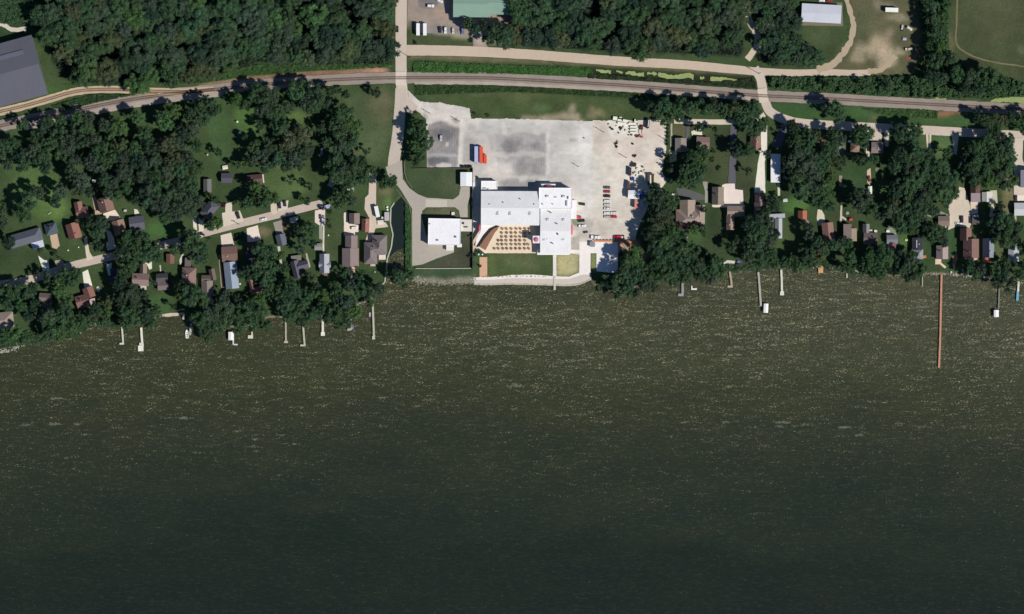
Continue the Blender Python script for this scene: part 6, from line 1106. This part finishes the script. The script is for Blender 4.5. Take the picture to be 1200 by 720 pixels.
# undergrowth, hedgerow and ditch scrub: one mass each, nobody could count it
def scrub(name, label, poly, n, rgb, h0=.5, h1=3.0, size=(.5, 1.1), seed=1, dens_noise=True):
    g = np.random.default_rng(seed); pts = []
    x0 = min(p[0] for p in poly); x1 = max(p[0] for p in poly); y0 = min(p[1] for p in poly); y1 = max(p[1] for p in poly)
    while sum(len(q) for q in pts) < n:
        q = np.stack([g.uniform(x0, x1, n), g.uniform(y0, y1, n)], 1); k = inpoly(q[:, 0], q[:, 1], poly) & (q[:, 0] > -30) & (q[:, 0] < 1230) & (q[:, 1] > -20)
        if dens_noise: k &= (fbm(q[:, 0], q[:, 1], 5, seed)+g.uniform(-.3, .5, n)) > 0
        pts.append(q[k])
    q = np.concatenate(pts)[:n]; hh = h0+(h1-h0)*np.clip(fbm(q[:, 0], q[:, 1], 4.5, seed+9)+.45, 0, 1); z = hh*g.uniform(.35, 1, n)**.6
    c = np.stack([(q[:, 0]-600)*S, (360-q[:, 1])*S, z], 1); nrm = g.normal(size=(n, 3))*.6+np.array([.15, -.1, 1]); nrm /= np.linalg.norm(nrm, axis=1, keepdims=True)
    a = np.cross(nrm, g.normal(size=(n, 3))); a /= np.linalg.norm(a, axis=1, keepdims=True); b2 = np.cross(nrm, a); s1 = g.uniform(*size, n)[:, None]/2; s2 = s1*g.uniform(.5, 1, n)[:, None]
    v = np.stack([c-a*s1, c+b2*s2, c+a*s1, c-b2*s2], 1).reshape(-1, 3)
    o = bpy.data.objects.new(name, np_mesh(name, v, np.arange(n*4).reshape(-1, 4), MAT['leaf'])); col.objects.link(o); o.color = A(*rgb); o['kind'] = 'stuff'; o['label'] = label; return o
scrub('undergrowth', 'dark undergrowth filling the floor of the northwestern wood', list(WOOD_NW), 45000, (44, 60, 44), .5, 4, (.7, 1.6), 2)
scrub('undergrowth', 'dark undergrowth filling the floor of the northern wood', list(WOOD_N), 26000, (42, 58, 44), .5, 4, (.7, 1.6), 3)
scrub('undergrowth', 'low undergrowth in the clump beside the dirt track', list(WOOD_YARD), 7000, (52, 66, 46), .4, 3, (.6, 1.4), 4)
scrub('hedgerow', 'dense leafy hedgerow between the dirt yard, the field and the railway', list(HEDGE_E), 60000, (58, 84, 52), .8, 5, (.6, 1.4), 5)
scrub('hedgerow', 'leafy scrub in the upper left corner above the barn', [(-30, -20), (72, -20), (50, 14), (30, 30), (-30, 26)], 14000, (56, 82, 54), .5, 3, (.6, 1.3), 6)
scrub('ditch_plants', 'green reedy plants filling the ditch below the long road', [(484, 72), (690, 80), (700, 90), (640, 88), (484, 85)], 13000, (62, 100, 48), .3, 1.6, (.4, 1.0), 7)
scrub('ditch_plants', 'dark scrub edging the algae covered ditch', [(690, 86), (760, 92), (830, 97), (884, 92), (886, 104), (800, 98), (690, 92)], 9000, (48, 62, 40), .3, 2.2, (.5, 1.2), 8)
scrub('ditch_plants', 'green scrub in the ditch right of the eastern crossing', [(901, 90), (1000, 92), (1000, 108), (904, 104)], 12000, (54, 82, 46), .3, 2.4, (.5, 1.2), 9)
scrub('bank_plants', 'leafy bank along the edge of the northwestern wood', [(70, 99), (170, 98), (250, 88), (300, 76), (380, 76), (455, 73), (457, 79), (360, 84), (300, 89), (235, 98), (120, 101)], 12000, (62, 90, 50), .3, 2.0, (.5, 1.1), 10)
scrub('bank_plants', 'bright bushes between the wood and the north south road', [(446, -15), (461, -15), (460, 78), (450, 78)], 6000, (70, 102, 54), .5, 3, (.5, 1.2), 11)
scrub('bank_plants', 'scrub on the wedge between siding and main track', [(60, 124), (90, 116), (110, 110.5), (160, 111), (110, 121), (70, 131)], 6000, (50, 74, 44), .3, 2, (.5, 1.1), 12)
scrub('bank_plants', 'rough growth along the south edge of the railway by the lot', [(486, 100), (600, 101), (740, 109), (885, 121), (884, 125), (740, 115), (600, 108), (486, 112)], 13000, (52, 76, 42), .2, 1.4, (.4, 1.0), 13)
scrub('bank_plants', 'tall growth on the east bank of the dark channel', [(475, 240), (482, 246), (482, 320), (475, 330)], 5000, (58, 92, 50), .3, 1.8, (.4, .9), 14)
scrub('bank_plants', 'leafy growth south of the railway at the right', [(1010, 128), (1080, 128), (1100, 131), (1098, 140), (1040, 136)], 5000, (64, 92, 50), .2, 1.8, (.5, 1.0), 15)
scrub('bank_plants', 'bright growth at the north edge of the western neighbourhood', [(262, 108), (292, 106), (300, 118), (300, 126), (268, 124)], 4000, (72, 102, 54), .3, 2, (.5, 1.0), 16)
scrub('shore_plants', 'low leafy growth along the western shoreline', [(-10, 398), (40, 386), (60, 392), (95, 384), (130, 372), (185, 366), (188, 374), (150, 384), (105, 384), (90, 396), (50, 402), (-10, 410)], 9000, (56, 80, 50), .3, 2.4, (.5, 1.1), 17)
scrub('shore_plants', 'low leafy growth along the eastern shoreline', [(760, 322), (845, 310), (960, 306), (1080, 314), (1080, 322), (1000, 322), (960, 315), (845, 319), (770, 332), (700, 342), (700, 330)], 16000, (54, 78, 50), .3, 2.6, (.5, 1.1), 18)

# ---- labels for the trees: size, tone and what stands next to each
LAND.update({'north south road': (470, 30), 'eastern rail crossing': (894, 112), 'western rail crossing': (470, 92), 'parking lot': (600, 175), 'channel mouth': (463, 330), 'long orange pier': (1102, 330), 'sand court': (566, 313), 'eastern street': (1040, 151), 'dirt yard': (1030, 50),
             'gravel yard': (740, 200), 'wide concrete yard': (1124, 245), 'white shore patio': (856, 309), 'lake promenade': (640, 328), 'maroon rail bank': (1110, 133)})
DIRW = ['east', 'southeast', 'south', 'southwest', 'west', 'northwest', 'north', 'northeast']
def desc(px, py, skip=()):
    c = sorted(((math.dist((px, py), q), k) for k, q in LAND.items() if k and k not in skip))[0]
    q = LAND[c[1]]; a = math.degrees(math.atan2(py-q[1], px-q[0])) % 360; m_ = c[0]*S
    return ('right by' if m_ < 7 else ('just %s of' if m_ < 20 else ('%s of' if m_ < 50 else 'well %s of')) % DIRW[int((a+22.5)//45) % 8]), c[1]
used = {}
ORD = ['leftmost', 'second', 'third', 'fourth', 'fifth', 'sixth', 'seventh', 'eighth', 'ninth', 'tenth', 'eleventh', 'twelfth', 'thirteenth', 'fourteenth', 'fifteenth', 'sixteenth', 'seventeenth', 'eighteenth', 'nineteenth', 'twentieth']
sets = {}
for root, px, py, r_, tn, where in tree_list:
    kind = root.name.split('.')[0]; size = 'small' if r_ < 4.2 else 'medium' if r_ < 8.2 else 'broad' if r_ < 11 else 'great'
    noun = {'broadleaf_tree': 'tree', 'conifer_tree': 'pointed conifer', 'shrub': 'shrub'}[kind]; tone = TONE[tn][1]
    d1, k1 = desc(px, py)
    root['group'] = ('trees of '+where) if where else ('trees among the western houses' if px < 478 else 'trees among the eastern houses' if px > 700 else 'trees and shrubs round the lot')
    if kind != 'broadleaf_tree': root['group'] = root['group'].replace('trees and shrubs', 'trees').replace('trees', 'shrubs' if kind == 'shrub' else 'conifers', 1)
    sets.setdefault((size, tone, noun, d1, k1), []).append((px, root))
for (size, tone, noun, d1, k1), L_ in sets.items():
    L_.sort(key=lambda q: q[0]); full = '%s %s %s %s the %s' % (size, tone, noun, d1, k1)
    for i, (px, root) in enumerate(L_):
        if len(L_) == 1: root['label'] = full
        elif i == 0: root['label'] = 'leftmost '+full if len(full.split()) < 16 else full
        else:
            root['label'] = (ORD[i] if i < 20 else 'last')+' from left of %s %s %ss %s the %s' % (size, tone, noun, d1, k1)

YL = {'square white stack': (720.8, 139), 'three long white stacks': (742, 152), 'red excavator': (751.6, 152), 'maroon container': (738.4, 201), 'blue drum racks': (741, 210), 'gantry frame': (762, 211), 'black trailer': (759, 145), 'grey beige garage': (797, 170), 'longest white stack': (728.4, 144.8)}
hs = {}
for r, x, y in HEAPS:
    k = min(YL, key=lambda q: math.dist(YL[q], (x, y))); q = YL[k]; a = math.degrees(math.atan2(y-q[1], x-q[0])) % 360
    hs.setdefault(DIRW[int((a+22.5)//45) % 8]+' of the '+k, []).append((y, r))
for k, L_ in hs.items():
    L_.sort(key=lambda q: q[0])
    for i, (y, r) in enumerate(L_): r['label'] = 'dark scrap heap on the gravel '+k if len(L_) == 1 else ['topmost', 'second from top', 'third from top', 'fourth from top', 'fifth from top', 'sixth from top'][i]+' of dark scrap heaps '+k
